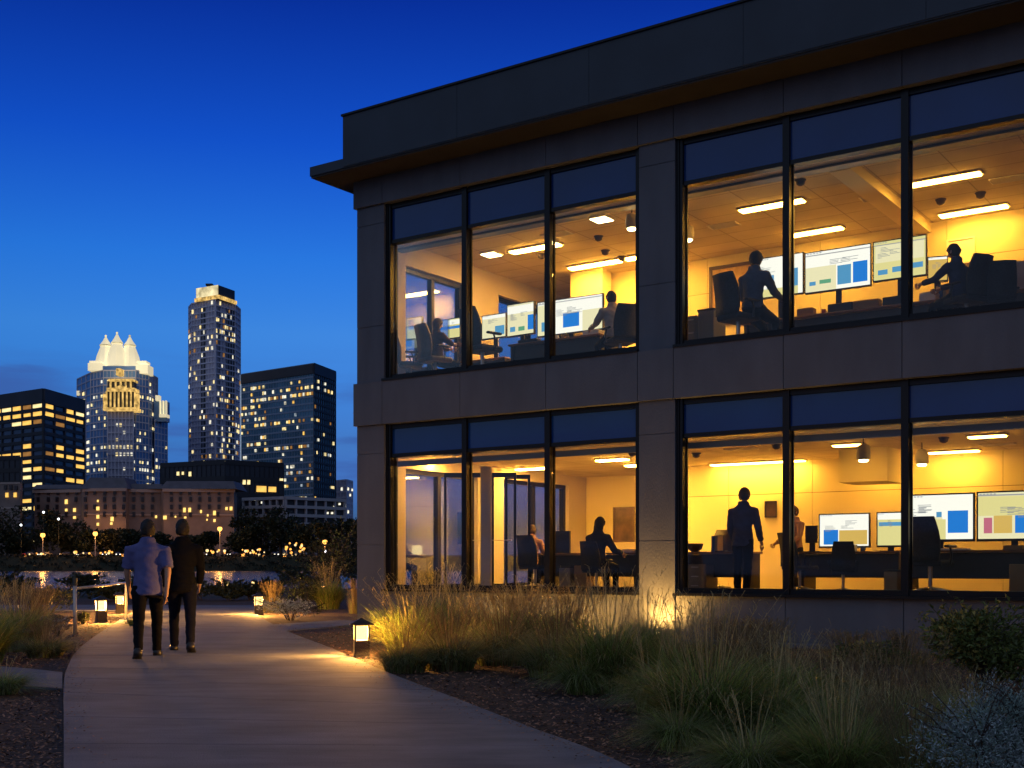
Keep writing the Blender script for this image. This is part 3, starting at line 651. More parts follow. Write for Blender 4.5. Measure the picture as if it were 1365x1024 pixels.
person('seated person in a pale shirt with curly dark hair beside the middle pillar upstairs', BW(tcol(817,1.2),1.2,FL2), PHI+.95, 1.78, .32, .05, ((1.45,1.4),(1.5,1.5)), ((.7,.8,.2),(.6,1.0,.1)), .12, sh_cream, tr_black, M['hair'])
mk_chair(M['chair'], 'black chair carrying the pale shirted person beside the middle pillar', tcol(827,1.15), 1.15, FL2, .95, s=.95)
block('paper_stack', 'white paper stack at the right end of the long upper desk', 'papers', 776, 798, 440, 452, 1.75, .22, D2, 'paper')
block('document_tray', 'low white tray on the long upper left desk', 'tray', 750, 772, 450, 458, 1.65, .25, D2, 'paper')
block('keyboard', 'dark keyboard on the upper left desk in front of the wide screen', 'keyboard', 690, 716, 452, 455, 1.7, .15, D2, 'black')
block('partition_screen', 'amber wall cupboard under the ceiling of the upper left bay', 'cupboard', 760, 803, 358, 420, 5.2, .4, FL2+1.6, 'wall')
# ---- upper right bay
mk_desk('long dark desk under the three large screens of the upper right bay', tcol(1000,2.6), tcol(1265,2.6), 2.2, 3.1, FL2)
mk_desk('side desk at the right of the upper right bay', tcol(1272,2.4), tcol(1400,2.4), 2.2, 3.0, FL2)
mk_monitor('large screen behind the standing figure with a blue square upstairs', 1009, 1070, 342, 394, 2.7, D2, ['scr_white',('scr_yel',.0,.9,0,.2),('scr_lblue',.22,.38,.2,.55),('scr_lblue',.68,.90,.2,.65),('scr_blue',.0,.12,.1,.6)])
mk_monitor('middle large screen with two blue panels side by side upstairs', 1074, 1160, 332, 385, 2.7, D2, ['scr_white',('scr_cream',.0,.48,0,.62),('scr_grey',0,1,.91,.935),('scr_lblue',.06,.16,.16,.26),('scr_green',.22,.40,.18,.28),('scr_lblue',.50,.71,.10,.58),('scr_blue',.74,.96,.10,.62)])
mk_monitor('right large cream screen with three small blue panels upstairs', 1165, 1234, 319, 370, 2.7, D2, ['scr_yel',('scr_cream',.03,.97,.45,.9),('scr_grey',0,1,.90,.925),('scr_lblue',.08,.27,.13,.26),('scr_lblue',.36,.6,.16,.30),('scr_lblue',.76,.95,.2,.34)])
mk_monitor('dark backed monitor left of the seated person at the upper right', 1238, 1262, 343, 374, 2.5, D2, ['scr_amber',('scr_white',.0,1,.9,1)], turn=.3)
person('person in a grey blue shirt perched at the long desk of the upper right bay', BW(tcol(1003,.85),.85,FL2), PHI-.25, 2.02, .34, .08, ((1.15,1.0),(1.3,1.3)), ((.35,.8,.22),(.55,.7,.15)), .1, sh_grey, tr_black, M['hair'], wide=1.05)
mk_chair(M['chair'], 'black chair behind the perched person of the upper right bay', tcol(984,.75), .75, FL2, -.35, s=1.08)
person('seated person in a navy shirt reaching left near the right edge upstairs', BW(tcol(1278,1.35),1.35,FL2), PHI+1.15, 1.76, .32, .08, ((1.45,1.4),(1.5,1.5)), ((.95,.55,.1),(.85,.6,.1)), .15, sh_navy, tr_black, M['hair'])
mk_chair(M['chair'], 'black chair carrying the navy shirted person upstairs', tcol(1288,1.3), 1.3, FL2, 1.1, s=.98)
mk_chair(M['chair'], 'empty black chair with brown arms right of the navy shirted person', tcol(1330,1.6), 1.6, FL2, .5, s=.9)
block('filing_cabinet', 'low brown cabinet in the left corner of the upper right bay', 'cabinet', 913, 928, 421, 455, 1.0, .5, FL2, 'cabinet', 'drawers')
block('printer', 'grey office machine with a tilted lid beside the low brown cabinet', 'printer', 930, 951, 414, 455, .95, .5, FL2, 'cabinet', 'lid')
block('cardboard_box', 'orange brown box on the long desk under the middle large screen', 'box', 1062, 1083, 395, 408, 2.35, .2, D2, 'box')
block('laptop_dock', 'dark flat device on the long desk beside the orange box', 'device', 1103, 1136, 393, 404, 2.3, .2, D2, 'black')
block('cardboard_box', 'amber box under the right large screen on the long desk', 'box', 1137, 1171, 390, 400, 2.3, .2, D2, 'box')
block('paper_stack', 'pale papers before the navy shirted person upstairs', 'papers', 1225, 1247, 374, 386, 2.3, .25, D2, 'paper')
block('keyboard', 'dark keyboard at the right end of the long upper desk', 'keyboard', 1176, 1204, 386, 390, 2.3, .15, D2, 'black')
def framed(name, label, cat, x0, x1, y0, y1, w_, fm, im, fw=.05):
    t0, t1 = tcol(x0, w_), tcol(x1, w_); _, zt = twz((x0+x1)/2, y0, w_); _, zb = twz((x0+x1)/2, y1, w_); W2, H2 = (t1-t0)/2, (zt-zb)/2
    o = tag(empty(name, BW((t0+t1)/2, w_, (zt+zb)/2), PHI), label, cat); b = MB()
    for q in ((-W2,W2,H2-fw,H2),(-W2,W2,-H2,-H2+fw),(-W2,-W2+fw,-H2+fw,H2-fw),(W2-fw,W2,-H2+fw,H2-fw)): b.box(q[0],q[1],-.04,-.002,q[2],q[3])
    b.build('frame', fm, o); b = MB(); b.box(-W2+fw,W2-fw,-.02,-.003,-H2+fw,H2-fw); b.build('panel', im, o); return o
framed('pin_board', 'dark framed amber board on the back wall behind the perched person', 'pin board', 946, 1010, 352, 432, BW2-.005, M['chair_brown'], mat('cork', (.55,.36,.15), .9, var=.2, vscale=8), .07)
block('white_board', 'pinkish board on the side desk at the upper right edge', 'board', 1336, 1420, 345, 398, 2.7, .05, D2, 'pier')
mk_monitor('narrow bright white screen at the right edge upstairs', 1340, 1353, 362, 392, 2.45, D2, ['scr_white'])
# ---- lower left bay
GD = 'open glass doors in the lower left bay'
def glass_door(label, t, w_, ang, W_=.95, h=2.35, handle=True, m='doorpane'):
    o = tag(empty('glass_door', BW(t, w_, FL1), PHI+ang), label, 'glass door', GD); b = MB(); e = .05
    b.box(0, e, -.025, .025, .01, h); b.box(W_-e, W_, -.025, .025, .01, h); b.box(e, W_-e, -.025, .025, h-.09, h); b.box(e, W_-e, -.025, .025, .01, .13); b.build('door_frame', M['frame'], o)
    b = MB(); b.box(e, W_-e, -.005, .005, .13, h-.09); b.build('pane', M[m], o)
    if handle:
        b = MB()
        for y in (-.07,.07): b.tube([(W_-.1,0,1.0),(W_-.1,y,1.0),(W_-.1-.45,y,1.0),(W_-.1-.45,0,1.0)], .014, 6)
        b.build('handle', M['chrome'], o)
glass_door('dark framed glass door leaf next to the first mullion downstairs', tcol(592,1.2), 1.2, .55, .95)
glass_door('glass door leaf with a push bar in the middle of the lower left bay', tcol(655,1.7), 1.7, .55, .50)
glass_door('rightmost open glass door leaf beside the amber wall', tcol(673,2.2), 2.2, .75, .52, handle=False)
block('door_panel', 'tall pale door panel between the dark glass door leaves', 'door', 640, 654, 622, 772, 1.55, .06, FL1, 'pier')
block('side_table', 'small dark side table under the glowing square lamp', 'table', 548, 568, 745, 770, 2.2, .4, FL1, 'deskdark', 'lid')
t, z = twz(556, 734, 2.4); o = tag(empty('table_lamp', BW(t, 2.4, twz(558,745,2.2)[1]+.032), PHI), 'small glowing square lamp on the side table downstairs', 'table lamp')
b = MB(); b.cyl((0,0,.0),(0,0,.06),.05,.02,10); b.build('lamp_base', M['black'], o); b = MB(); b.rbox(-.085,.085,-.085,.085,.06,.26,.015); b.build('lamp_shade', emat('lamp_shade_glow', (1,.78,.36), 1.6), o)
mk_desk('desk of the long haired person downstairs', tcol(728,2.6), tcol(862,2.6), 2.2, 3.0, FL1)
mk_monitor('dark switched off monitor on the desk left of the long haired person', 740, 758, 709, 737, 2.55, D1, ['black'], turn=.15)
person('long haired person in a dark sweater seated with back to the glass downstairs', BW(tcol(796,1.5),1.5,FL1), PHI-.1, 1.80, .31, .06, ((1.45,1.4),(1.5,1.5)), ((.5,.9,.25),(.5,.9,.25)), .15, sh_dark, tr_black, M['hair'], long_hair=True, wide=1.05)
mk_chair(M['chair'], 'black chair carrying the long haired person downstairs', tcol(795,1.3), 1.3, FL1, -.05, s=.84)
person('pale headed person behind the black chair beside the glass doors', BW(tcol(708,3.2),3.2,FL1), PHI+.4, 1.70, .33, .1, ((1.45,1.4),(1.5,1.5)), ((.5,.9,.2),(.5,.9,.2)), .2, sh_mauve, tr_navy, M['hair_b'])
mk_chair(M['chair'], 'black high backed chair beside the open glass doors', tcol(713,2.2), 2.2, FL1, -.1, s=.98)
framed('picture', 'framed dark brown picture on the lit wall beside the middle pillar', 'picture', 818, 846, 676, 723, BW1-.06, M['chair_brown'], M['picture'], .03)
block('paper_stack', 'white papers on the desk right of the long haired person', 'papers', 829, 843, 732, 742, 2.4, .25, D1, 'paper')
block('waste_bin', 'pale bin under the desk left of the long haired person', 'bin', 745, 760, 757, 780, 2.2, .25, FL1, 'cabinet', 'lid')
block('storage_box', 'tan box under the desk beside the pale bin downstairs', 'box', 765, 782, 754, 780, 2.3, .3, FL1, 'box', 'lid')
# ---- lower right bay
mk_desk('desk behind the standing man at the left of the lower right bay', tcol(905,2.2), tcol(1005,2.2), 1.9, 2.6, FL1)
mk_desk('long desk under the two blurred small screens downstairs', tcol(1072,3.0), tcol(1206,3.0), 2.7, 3.4, FL1)
mk_desk('long desk under the two wide screens at the right downstairs', tcol(1207,2.4), tcol(1420,2.4), 2.1, 2.9, FL1)
person('standing man in a dark navy shirt and black trousers in the lower right bay', BW(tcol(990,1.25),1.25,FL1), PHI-.15, 1.84, .52, .03, ((.06,.08),(-.05,.08)), ((.05,.35,.16),(.1,.4,.18)), .08, sh_navy, tr_black, M['hair_b'], wide=1.1)
person('small distant person in a mauve top left of the blurred screens downstairs', BW(tcol(1061,4.3),4.3,FL1), PHI+2.6, 1.66, .52, .04, ((.05,.1),(-.05,.1)), ((.3,.8,.2),(.3,.8,.2)), .1, sh_mauve, tr_navy, M['hair_b'])
mk_monitor('white screen with a blue square right of the distant person downstairs', 1093, 1158, 686, 728, 3.1, D1, ['scr_white',('scr_amber',.4,.97,.05,.5),('scr_blue',.08,.38,.05,.52)], bezel=.02)
mk_monitor('narrow cream screen with a blue bar left of the last mullion downstairs', 1170, 1202, 684, 727, 3.1, D1, ['scr_yel',('scr_white',0,1,.8,1),('scr_lblue',.05,1,.6,.72)], bezel=.02)
mk_monitor('wide screen with one big blue square in the rightmost lower window', 1208, 1297, 660, 719, 2.5, D1, ['scr_white',('scr_cream',.0,.55,.0,.5),('scr_yel',.44,.6,0,.45),('scr_lblue',.46,.54,.5,.62),('scr_blue',.63,.93,.14,.64)], bezel=.025)
mk_monitor('wide yellow screen with a pink block at the right edge downstairs', 1304, 1400, 656, 718, 2.5, D1, ['scr_cream',('scr_yel',.0,.9,.5,.92),('scr_pink',.08,.2,.12,.46),('scr_amber',.22,.48,.12,.5),('scr_blue',.52,.8,.12,.5),('scr_grey',0,1,.93,.96)], bezel=.025)
mk_monitor('dark small monitor between the distant person and the white screen', 1075, 1088, 702, 722, 3.3, D1, ['black'], turn=.1)
mk_chair(M['chair'], 'tall black chair in front of the big blue square screen downstairs', tcol(1240,1.5), 1.5, FL1, -.15, s=1.12)
mk_chair(M['chair'], 'black chair in front of the white blue square screen downstairs', tcol(1124,2.0), 2.0, FL1, .35, s=.80)
mk_chair(M['chair'], 'black chair at the foot of the first mullion of the lower right bay', tcol(1066,2.2), 2.2, FL1, -.6, s=.95)
mk_chair(M['chair_brown'], 'brown chair left of the standing man downstairs', tcol(953,2.9), 2.9, FL1, PI-.2, s=1.05)
block('filing_cabinet', 'brown drawer cabinet in the left corner of the lower right bay', 'cabinet', 913, 941, 752, 782, 1.7, .5, FL1, 'cabinet', 'drawers')
block('filing_cabinet', 'tan drawer cabinet at the right edge downstairs', 'cabinet', 1345, 1400, 752, 784, 1.6, .5, FL1, 'box', 'drawers')
block('storage_box', 'pale box under the desk near the last mullion downstairs', 'box', 1178, 1196, 762, 784, 1.7, .3, FL1, 'box', 'lid')
block('paper_stack', 'amber paper pile on the desk under the blurred screens', 'papers', 1116, 1138, 726, 740, 2.75, .2, D1, 'paper')
block('paper_stack', 'pale folders on the desk beside the tall black chair', 'papers', 1250, 1290, 731, 738, 2.2, .2, D1, 'paper')
block('cardboard_box', 'orange box on the desk below the wide yellow screen', 'box', 1337, 1362, 727, 738, 2.2, .2, D1, 'box')
block('keyboard', 'dark keyboard on the desk of the standing man', 'keyboard', 953, 966, 739, 742, 2.0, .15, D1, 'black')
def mug(x, w_, base, col, label):
    o = tag(empty('mug', BW(tcol(x,w_),w_,base+.001), PHI+1.0), label, 'mug', 'mugs on the office desks'); b = MB(); b.lathe([(.036,0),(.04,.01),(.04,.095),(.034,.095),(.033,.02)], 14); b.build('cup', col, o, True)
    b = MB(); b.tube([(.038,0,.075),(.062,0,.07),(.066,0,.045),(.055,0,.025),(.039,0,.022)], .006, 6); b.build('handle', col, o, True)
def binders(x, w_, base, n, label, cols):
    o = tag(empty('binder_row', BW(tcol(x,w_),w_,base+.001), PHI), label, 'binders')
    for k in range(n): b = MB(); b.rbox(k*.065, k*.065+.058, 0, .24, 0, .29+.012*(k%2), .006); b.build('binder', cols[k % len(cols)], o)
c_red, c_tan, c_blue = mat('red_plastic', (.30,.04,.03), .4), mat('tan_card', (.4,.28,.14), .8), mat('blue_card', (.05,.10,.22), .7)
mug(742, 1.75, D2, M['white_plastic'], 'white mug on the long desk under the blue square screen upstairs'); mug(1098, 2.35, D2, c_red, 'red mug beside the dark device on the long upper right desk'); mug(1225, 2.3, D1, M['white_plastic'], 'white mug on the desk behind the tall black chair downstairs'); mug(1150, 2.8, D1, c_blue, 'blue mug on the desk under the blurred screens downstairs')
binders(1246, 2.55, D2, 3, 'three upright binders at the right end of the long upper right desk', [c_tan,c_blue]); binders(948, 2.1, D1, 2, 'two upright binders on the desk of the standing man', [c_blue,c_tan]); binders(850, 2.6, D1, 3, 'three binders beside the papers under the framed picture', [c_tan,c_red,c_blue])
framed('notice_board', 'framed pale planner on the back wall right of the right large screen', 'notice board', 1262, 1300, 318, 352, BW2-.005, M['white_plastic'], M['paper'], .03)
framed('wall_panel', 'small framed print high on the lower back wall right of the standing man', 'picture', 1020, 1036, 668, 690, BW1-.005, M['black'], M['picture'], .02)
t = tcol(926,2.1); o = tag(empty('bowl', BW(t,2.1,D1), PHI), 'dark bowl on the desk at the left of the lower right bay', 'bowl'); b = MB(); b.lathe([(.05,.001),(.13,.06),(.16,.15),(.15,.155),(.11,.07),(.03,.02)], 16); b.build('bowl_body', M['chair_brown'], o, True)
b = MB()
for k in range(4): b.ball((.05*math.cos(k*1.6),.05*math.sin(k*1.6),.10),.045,8,6)
b.build('fruit', mat('fruit', (.4,.1,.03), .4), o, True)

# ================================================================ GROUND, PATH, WATER
def ground_z(y):
    pts = [(-60,0),(66,0),(74,-1.6),(372,-1.6),(381,4.2),(390,4.4),(520,6),(6000,8)]
    for (a,za),(b_,zb) in zip(pts[:-1], pts[1:]):
        if y <= b_: return za+(zb-za)*max(0,(y-a)/(b_-a))
    return 8
gm = bpy.data.materials.new('soil_and_mulch'); gm.use_nodes = True; q = gm.node_tree; pb = q.nodes['Principled BSDF']; pb.inputs['Roughness'].default_value = .95
tcn = q.nodes.new('ShaderNodeTexCoord'); v1 = q.nodes.new('ShaderNodeTexVoronoi'); v1.inputs['Scale'].default_value = 26
n1 = q.nodes.new('ShaderNodeTexNoise'); n1.inputs['Scale'].default_value = 1.1; n1.inputs['Detail'].default_value = 8
for n_ in (v1, n1): q.links.new(tcn.outputs['Object'], n_.inputs['Vector'])
r1 = q.nodes.new('ShaderNodeValToRGB'); r1.color_ramp.elements[0].color = (.03,.019,.014,1); r1.color_ramp.elements[1].color = (.15,.085,.055,1)
q.links.new(v1.outputs['Color'], r1.inputs[0])
m1 = q.nodes.new('ShaderNodeMix'); m1.data_type = 'RGBA'; m1.blend_type = 'MULTIPLY'; m1.inputs['Factor'].default_value = .7
q.links.new(r1.outputs[0], m1.inputs['A']); q.links.new(n1.outputs['Fac'], m1.inputs['B'])
sp = q.nodes.new('ShaderNodeSeparateXYZ'); q.links.new(tcn.outputs['Object'], sp.inputs[0]); lt = q.nodes.new('ShaderNodeMath'); lt.operation = 'GREATER_THAN'; lt.inputs[1].default_value = 45
q.links.new(sp.outputs['Y'], lt.inputs[0]); tf = q.nodes.new('ShaderNodeMix'); tf.data_type = 'RGBA'; tf.inputs['B'].default_value = (.018,.022,.010,1)
q.links.new(lt.outputs[0], tf.inputs['Factor']); q.links.new(m1.outputs['Result'], tf.inputs['A']); q.links.new(tf.outputs['Result'], pb.inputs['Base Color'])
bp = q.nodes.new('ShaderNodeBump'); bp.inputs['Strength'].default_value = .8; bp.inputs['Distance'].default_value = .03
q.links.new(v1.outputs['Distance'], bp.inputs['Height']); q.links.new(bp.outputs[0], pb.inputs['Normal'])
b = MB(); ys = [-60,0,30,60,66,68,70,72,74,200,372,375,378,381,390,450,520,900,2000,6000]; xs = [-4000,-1500,-600,-300,-100,-40,0,40,100,300,600,1500,4000]
for i in range(len(ys)-1):
    for j in range(len(xs)-1):
        b.quad((xs[j],ys[i],ground_z(ys[i])),(xs[j+1],ys[i],ground_z(ys[i])),(xs[j+1],ys[i+1],ground_z(ys[i+1])),(xs[j],ys[i+1],ground_z(ys[i+1])))
tag(b.build('ground', gm), kind='structure')
wm = bpy.data.materials.new('lake_water'); wm.use_nodes = True; q = wm.node_tree; pb = q.nodes['Principled BSDF']
pb.inputs['Base Color'].default_value = (.006,.012,.02,1); pb.inputs['Roughness'].default_value = .16; pb.inputs['IOR'].default_value = 1.33; pb.inputs['Specular IOR Level'].default_value = 1.0
tcn = q.nodes.new('ShaderNodeTexCoord'); mpn = q.nodes.new('ShaderNodeMapping'); mpn.inputs['Scale'].default_value = (1.0,.35,1); q.links.new(tcn.outputs['Object'], mpn.inputs[0])
n1 = q.nodes.new('ShaderNodeTexNoise'); n1.inputs['Scale'].default_value = .8; n1.inputs['Detail'].default_value = 6; n1.inputs['Roughness'].default_value = .6; q.links.new(mpn.outputs[0], n1.inputs['Vector'])
bp = q.nodes.new('ShaderNodeBump'); bp.inputs['Strength'].default_value = 1.0; bp.inputs['Distance'].default_value = .55
q.links.new(n1.outputs[0], bp.inputs['Height']); q.links.new(bp.outputs[0], pb.inputs['Normal'])
b = MB(); b.quad((-4000,64,-.2),(4000,64,-.2),(4000,380,-.2),(-4000,380,-.2)); tag(b.build('lake_water', wm), kind='structure')

pm = bpy.data.materials.new('path_concrete'); pm.use_nodes = True; q = pm.node_tree; pb = q.nodes['Principled BSDF']; pb.inputs['Roughness'].default_value = .85; pb.inputs['Specular IOR Level'].default_value = .2
tcn = q.nodes.new('ShaderNodeTexCoord'); n1 = q.nodes.new('ShaderNodeTexNoise'); n1.inputs['Scale'].default_value = 1.2; n1.inputs['Detail'].default_value = 8
mpn = q.nodes.new('ShaderNodeMapping'); mpn.inputs['Scale'].default_value = (1.0,3.2,1); mpn.inputs['Rotation'].default_value = (0,0,.12); q.links.new(tcn.outputs['Object'], mpn.inputs[0])
nb2 = q.nodes.new('ShaderNodeTexNoise'); nb2.inputs['Scale'].default_value = 1.3; nb2.inputs['Detail'].default_value = 9; nb2.inputs['Roughness'].default_value = .7
q.links.new(tcn.outputs['Object'], n1.inputs['Vector']); q.links.new(mpn.outputs[0], nb2.inputs['Vector'])
ad = q.nodes.new('ShaderNodeMath'); ad.operation = 'ADD'; q.links.new(n1.outputs[0], ad.inputs[0]); q.links.new(nb2.outputs[0], ad.inputs[1])
r1 = q.nodes.new('ShaderNodeValToRGB'); r1.color_ramp.elements[0].position = .8; r1.color_ramp.elements[1].position = 1.25
hf = q.nodes.new('ShaderNodeMath'); hf.operation = 'MULTIPLY'; hf.inputs[1].default_value = 1.0; q.links.new(ad.outputs[0], hf.inputs[0])
mrn = q.nodes.new('ShaderNodeMapRange'); mrn.inputs[1].default_value = .75; mrn.inputs[2].default_value = 1.25; q.links.new(hf.outputs[0], mrn.inputs[0])
r1.color_ramp.elements[0].position = 0; r1.color_ramp.elements[1].position = 1; r1.color_ramp.elements[0].color = (.112,.122,.150,1); r1.color_ramp.elements[1].color = (.188,.202,.238,1)
q.links.new(mrn.outputs[0], r1.inputs[0]); q.links.new(r1.outputs[0], pb.inputs['Base Color'])
n3 = q.nodes.new('ShaderNodeTexNoise'); n3.inputs['Scale'].default_value = 90; q.links.new(tcn.outputs['Object'], n3.inputs['Vector'])
bp = q.nodes.new('ShaderNodeBump'); bp.inputs['Strength'].default_value = .6; bp.inputs['Distance'].default_value = .012
q.links.new(n3.outputs[0], bp.inputs['Height']); q.links.new(bp.outputs[0], pb.inputs['Normal'])
def gxy(x, y): p = gnd(x, y); return (p.x, p.y)
rt = [(1.3,4.0),gxy(830,1024),gxy(700,972),gxy(610,936),gxy(520,901),gxy(440,866),gxy(384,844),gxy(350,826),gxy(338,815)]
lf = [(-1.48,4.0),gxy(85,1024),gxy(85,960),gxy(85,915),gxy(90,893),gxy(104,869),gxy(134,845),gxy(160,828),gxy(180,815)]
def smooth(pts, n=6):
    out = []
    P = [pts[0]]+pts+[pts[-1]]
    for i in range(1, len(P)-2):
        for k in range(n):
            t = k/n; v = []
            for c in (0,1):
                p0,p1,p2,p3 = P[i-1][c],P[i][c],P[i+1][c],P[i+2][c]
                v.append(.5*((2*p1)+(-p0+p2)*t+(2*p0-5*p1+4*p2-p3)*t*t+(-p0+3*p1-3*p2+p3)*t**3))
            out.append(tuple(v))
    out.append(pts[-1]); return out
rs_, ls_ = smooth(rt), smooth(lf)
b = MB(); PZ = .03; nseg = len(rs_)
# slabs between control joints, each a little shorter than its bay
cuts = list(range(0, nseg, 4)); 
for c0 in cuts:
    c1 = min(c0+4, nseg-1)
    if c1 <= c0: continue
    L = ls_[c0:c1+1]; Rr = rs_[c0:c1+1]
    sh = lambda p, q_, d: (p[0]+(q_[0]-p[0])*d, p[1]+(q_[1]-p[1])*d)
    d = .006/max(.05, abs(L[0][1]-L[1][1])); d2_ = .006/max(.05, abs(L[-1][1]-L[-2][1]))
    L = [sh(L[0],L[1],d)]+L[1:-1]+[sh(L[-1],L[-2],d2_)]; Rr = [sh(Rr[0],Rr[1],d)]+Rr[1:-1]+[sh(Rr[-1],Rr[-2],d2_)]
    n = len(L); vs = [(x,y,PZ) for x,y in L]+[(x,y,PZ) for x,y in Rr]+[(x,y,-.06) for x,y in L]+[(x,y,-.06) for x,y in Rr]
    fs = []
    for i in range(n-1): fs += [(i, n+i, n+i+1, i+1), (2*n+i, i, i+1, 2*n+i+1), (n+i, 3*n+i, 3*n+i+1, n+i+1)]
    fs += [(0,2*n,3*n,n),(n-1,2*n-1,4*n-1,3*n-1)]
    b.add(vs, fs)
tag(b.build('footpath', pm), kind='structure')
e0, e1 = ls_[-1], rs_[-1]
b = MB(); b.prism([(e1[0]+.02,e1[1]+.02),(e1[0]+.3,e1[1]+4.2),(e0[0]-3,e0[1]+4.6),(-40,e0[1]+3.2),(-40,e0[1]+.4),(e0[0],e0[1]+.02)], -.05, PZ-.004); tag(b.build('cross_path', pm), kind='structure')
b = MB(); b.prism([gxy(381,842.5),gxy(470,834.5),gxy(478,829),gxy(452,828),gxy(364,834)], -.05, PZ-.006); tag(b.build('side_path', pm), kind='structure')
b = MB(); b.prism([gxy(83.2,921),gxy(83.2,899),gxy(40,894),gxy(-90,884),gxy(-90,916),gxy(40,918)][::-1], -.05, PZ-.006); tag(b.build('side_path', pm), kind='structure')
b = MB(); p0, p1 = BW(7.3,-1.0,0), BW(TL,-1.0,0); q0, q1 = BW(TL,-.62,0), BW(7.3,-.62,0); b.prism([(p.x,p.y) for p in (p0,p1,q0,q1)], -.05, .05); tag(b.build('stone_edging', M['stone']), kind='structure')

def in_path(x, y):
    for (l0,l1),(r0,r1) in zip(zip(ls_[:-1],ls_[1:]), zip(rs_[:-1],rs_[1:])):
        a_, c_ = (l0[1]+r0[1])/2, (l1[1]+r1[1])/2
        ya, yb = min(l0[1],r0[1]), max(l1[1],r1[1])
        if ya <= y <= yb:
            t = (y-l0[1])/max(1e-6,(l1[1]-l0[1])); xl = l0[0]+(l1[0]-l0[0])*t; t = (y-r0[1])/max(1e-6,(r1[1]-r0[1])); xr = r0[0]+(r1[0]-r0[0])*t
            if xl-.02 <= x <= xr+.02: return True
    return False
# wood chips lying on the beds
b = MB(); rr = random.Random(3); cnt = 0
while cnt < 26000:
    d = 5.6*math.exp(rr.random()*1.75); u = rr.uniform(-.46,.46); x, y = u*d, d
    pl = (Vector((x,y,0))-CB).dot(n2)
    if in_path(x,y) or pl > -.1 or y > 31: continue
    if u < -.37 and 10.8 < y < 14.2 and x < -4.4: continue
    cnt += 1; q_ = .5+.5*min(1,d/16); L = rr.uniform(.006,.024)*q_; W_ = rr.uniform(.004,.010)*q_; an = rr.uniform(0,6.28); tl = rr.uniform(-.5,.5)
    dx, dy = math.cos(an)*L, math.sin(an)*L; ex, ey = -math.sin(an)*W_, math.cos(an)*W_; z = rr.uniform(.006,.03)
    b.add([(x-dx-ex,y-dy-ey,z-tl*L),(x+dx-ex,y+dy-ey,z+tl*L),(x+dx+ex,y+dy+ey,z+tl*L+.004),(x-dx+ex,y-dy+ey,z-tl*L+.004)],[(0,1,2,3)])
for k in range(900):                      # chips and grit that have strayed onto the edge of the path
    i = rr.randint(3, len(rs_)-12); A_ = rs_[i] if k%3 else ls_[i]; B_ = ls_[i] if k%3 else rs_[i]; t = abs(rr.gauss(0,.045)); f = rr.random(); N_ = (rs_ if k%3 else ls_)[i+1]
    x = A_[0]+(N_[0]-A_[0])*f+(B_[0]-A_[0])*t; y = A_[1]+(N_[1]-A_[1])*f+(B_[1]-A_[1])*t; L = rr.uniform(.004,.016); W_ = rr.uniform(.003,.007); an = rr.uniform(0,6.28)
    dx, dy, ex, ey = math.cos(an)*L, math.sin(an)*L, -math.sin(an)*W_, math.cos(an)*W_
    b.add([(x-dx-ex,y-dy-ey,PZ+.003),(x+dx-ex,y+dy-ey,PZ+.007),(x+dx+ex,y+dy+ey,PZ+.008),(x-dx+ex,y-dy+ey,PZ+.004)],[(0,1,2,3)])
tag(b.build('mulch', leafmat('wood_chips', (.25,.13,.08), .75, 0, .9)), kind='stuff')

# ================================================================ LANTERNS, RAIL, UPLIGHT
def lantern_proto():
    o = empty('garden_lantern'); b = MB(); b.rbox(-.10,.10,-.10,.10,0,.235,.012); b.rbox(-.115,.115,-.115,.115,-.05,.02,.01); b.build('pedestal', M['bronze'], o)
    b = MB()
    for sx in (-1,1):
        for sy in (-1,1): b.box(sx*.088-.012, sx*.088+.012, sy*.088-.012, sy*.088+.012, .236, .425)
    b.box(-.10,.10,-.10,.10,.4255,.437); b.build('corner_posts', M['bronze'], o)
    b = MB(); b.box(-.079,.079,-.079,.079,.238,.424); b.build('lamp_glass', M['lantern'], o)
    b = MB(); b.loft([[(-.155,-.155,.438),(.155,-.155,.438),(.155,.155,.438),(-.155,.155,.438)],[(-.155,-.155,.45),(.155,-.155,.45),(.155,.155,.45),(-.155,.155,.45)],[(-.03,-.03,.508),(.03,-.03,.508),(.03,.03,.508),(-.03,.03,.508)],[(-.012,-.012,.525),(.012,-.012,.525),(.012,.012,.525),(-.012,.012,.525)]])
    b.build('cap', M['bronze'], o); return o
LP = lantern_proto()
def lantern(i, x, y, s, power, label, h=0.0):
    o = LP if i == 0 else copy_tree(LP)
    p = gnd(x, y, h); o.location = p; o.rotation_euler = (0,0,[.18,.5,.35,.25,.1,.6,.2][i % 7]); o.scale = (s,s,s)
    tag(o, label, 'lantern', 'small lanterns along the path')
    if power:
        l = bpy.data.lights.new('lantern_bulb', 'POINT'); l.energy = power; l.color = (1,.43,.08); l.shadow_soft_size = .05
        lo = link(bpy.data.objects.new('lantern_bulb', l)); lo.location = p+Vector((0,0,.34*s))
lantern(0, 482, 877, 1.0, 75.0, 'nearest square bronze lantern glowing at the right edge of the path')
lantern(1, 135, 830, 1.1, 120.0, 'lantern with a peaked cap just right of the steel handrail post')
lantern(2, 160, 818, 1.06, 110.0, 'lantern close beside the walkers, behind the one by the handrail post')
lantern(3, 345, 820, 1.06, 120.0, 'lantern at the far right bend of the path beside a low grey shrub')
lantern(4, 264, 788, 1.0, 5, 'tiny distant lantern right of the black jacketed walker')
lantern(5, 302, 789, 1.1, 5, 'tiny distant lantern in front of the orange reflections on the water')
lantern(6, 338, 788.5, 1.1, 5, 'tiny distant lantern against the blue water above the bend of the path')
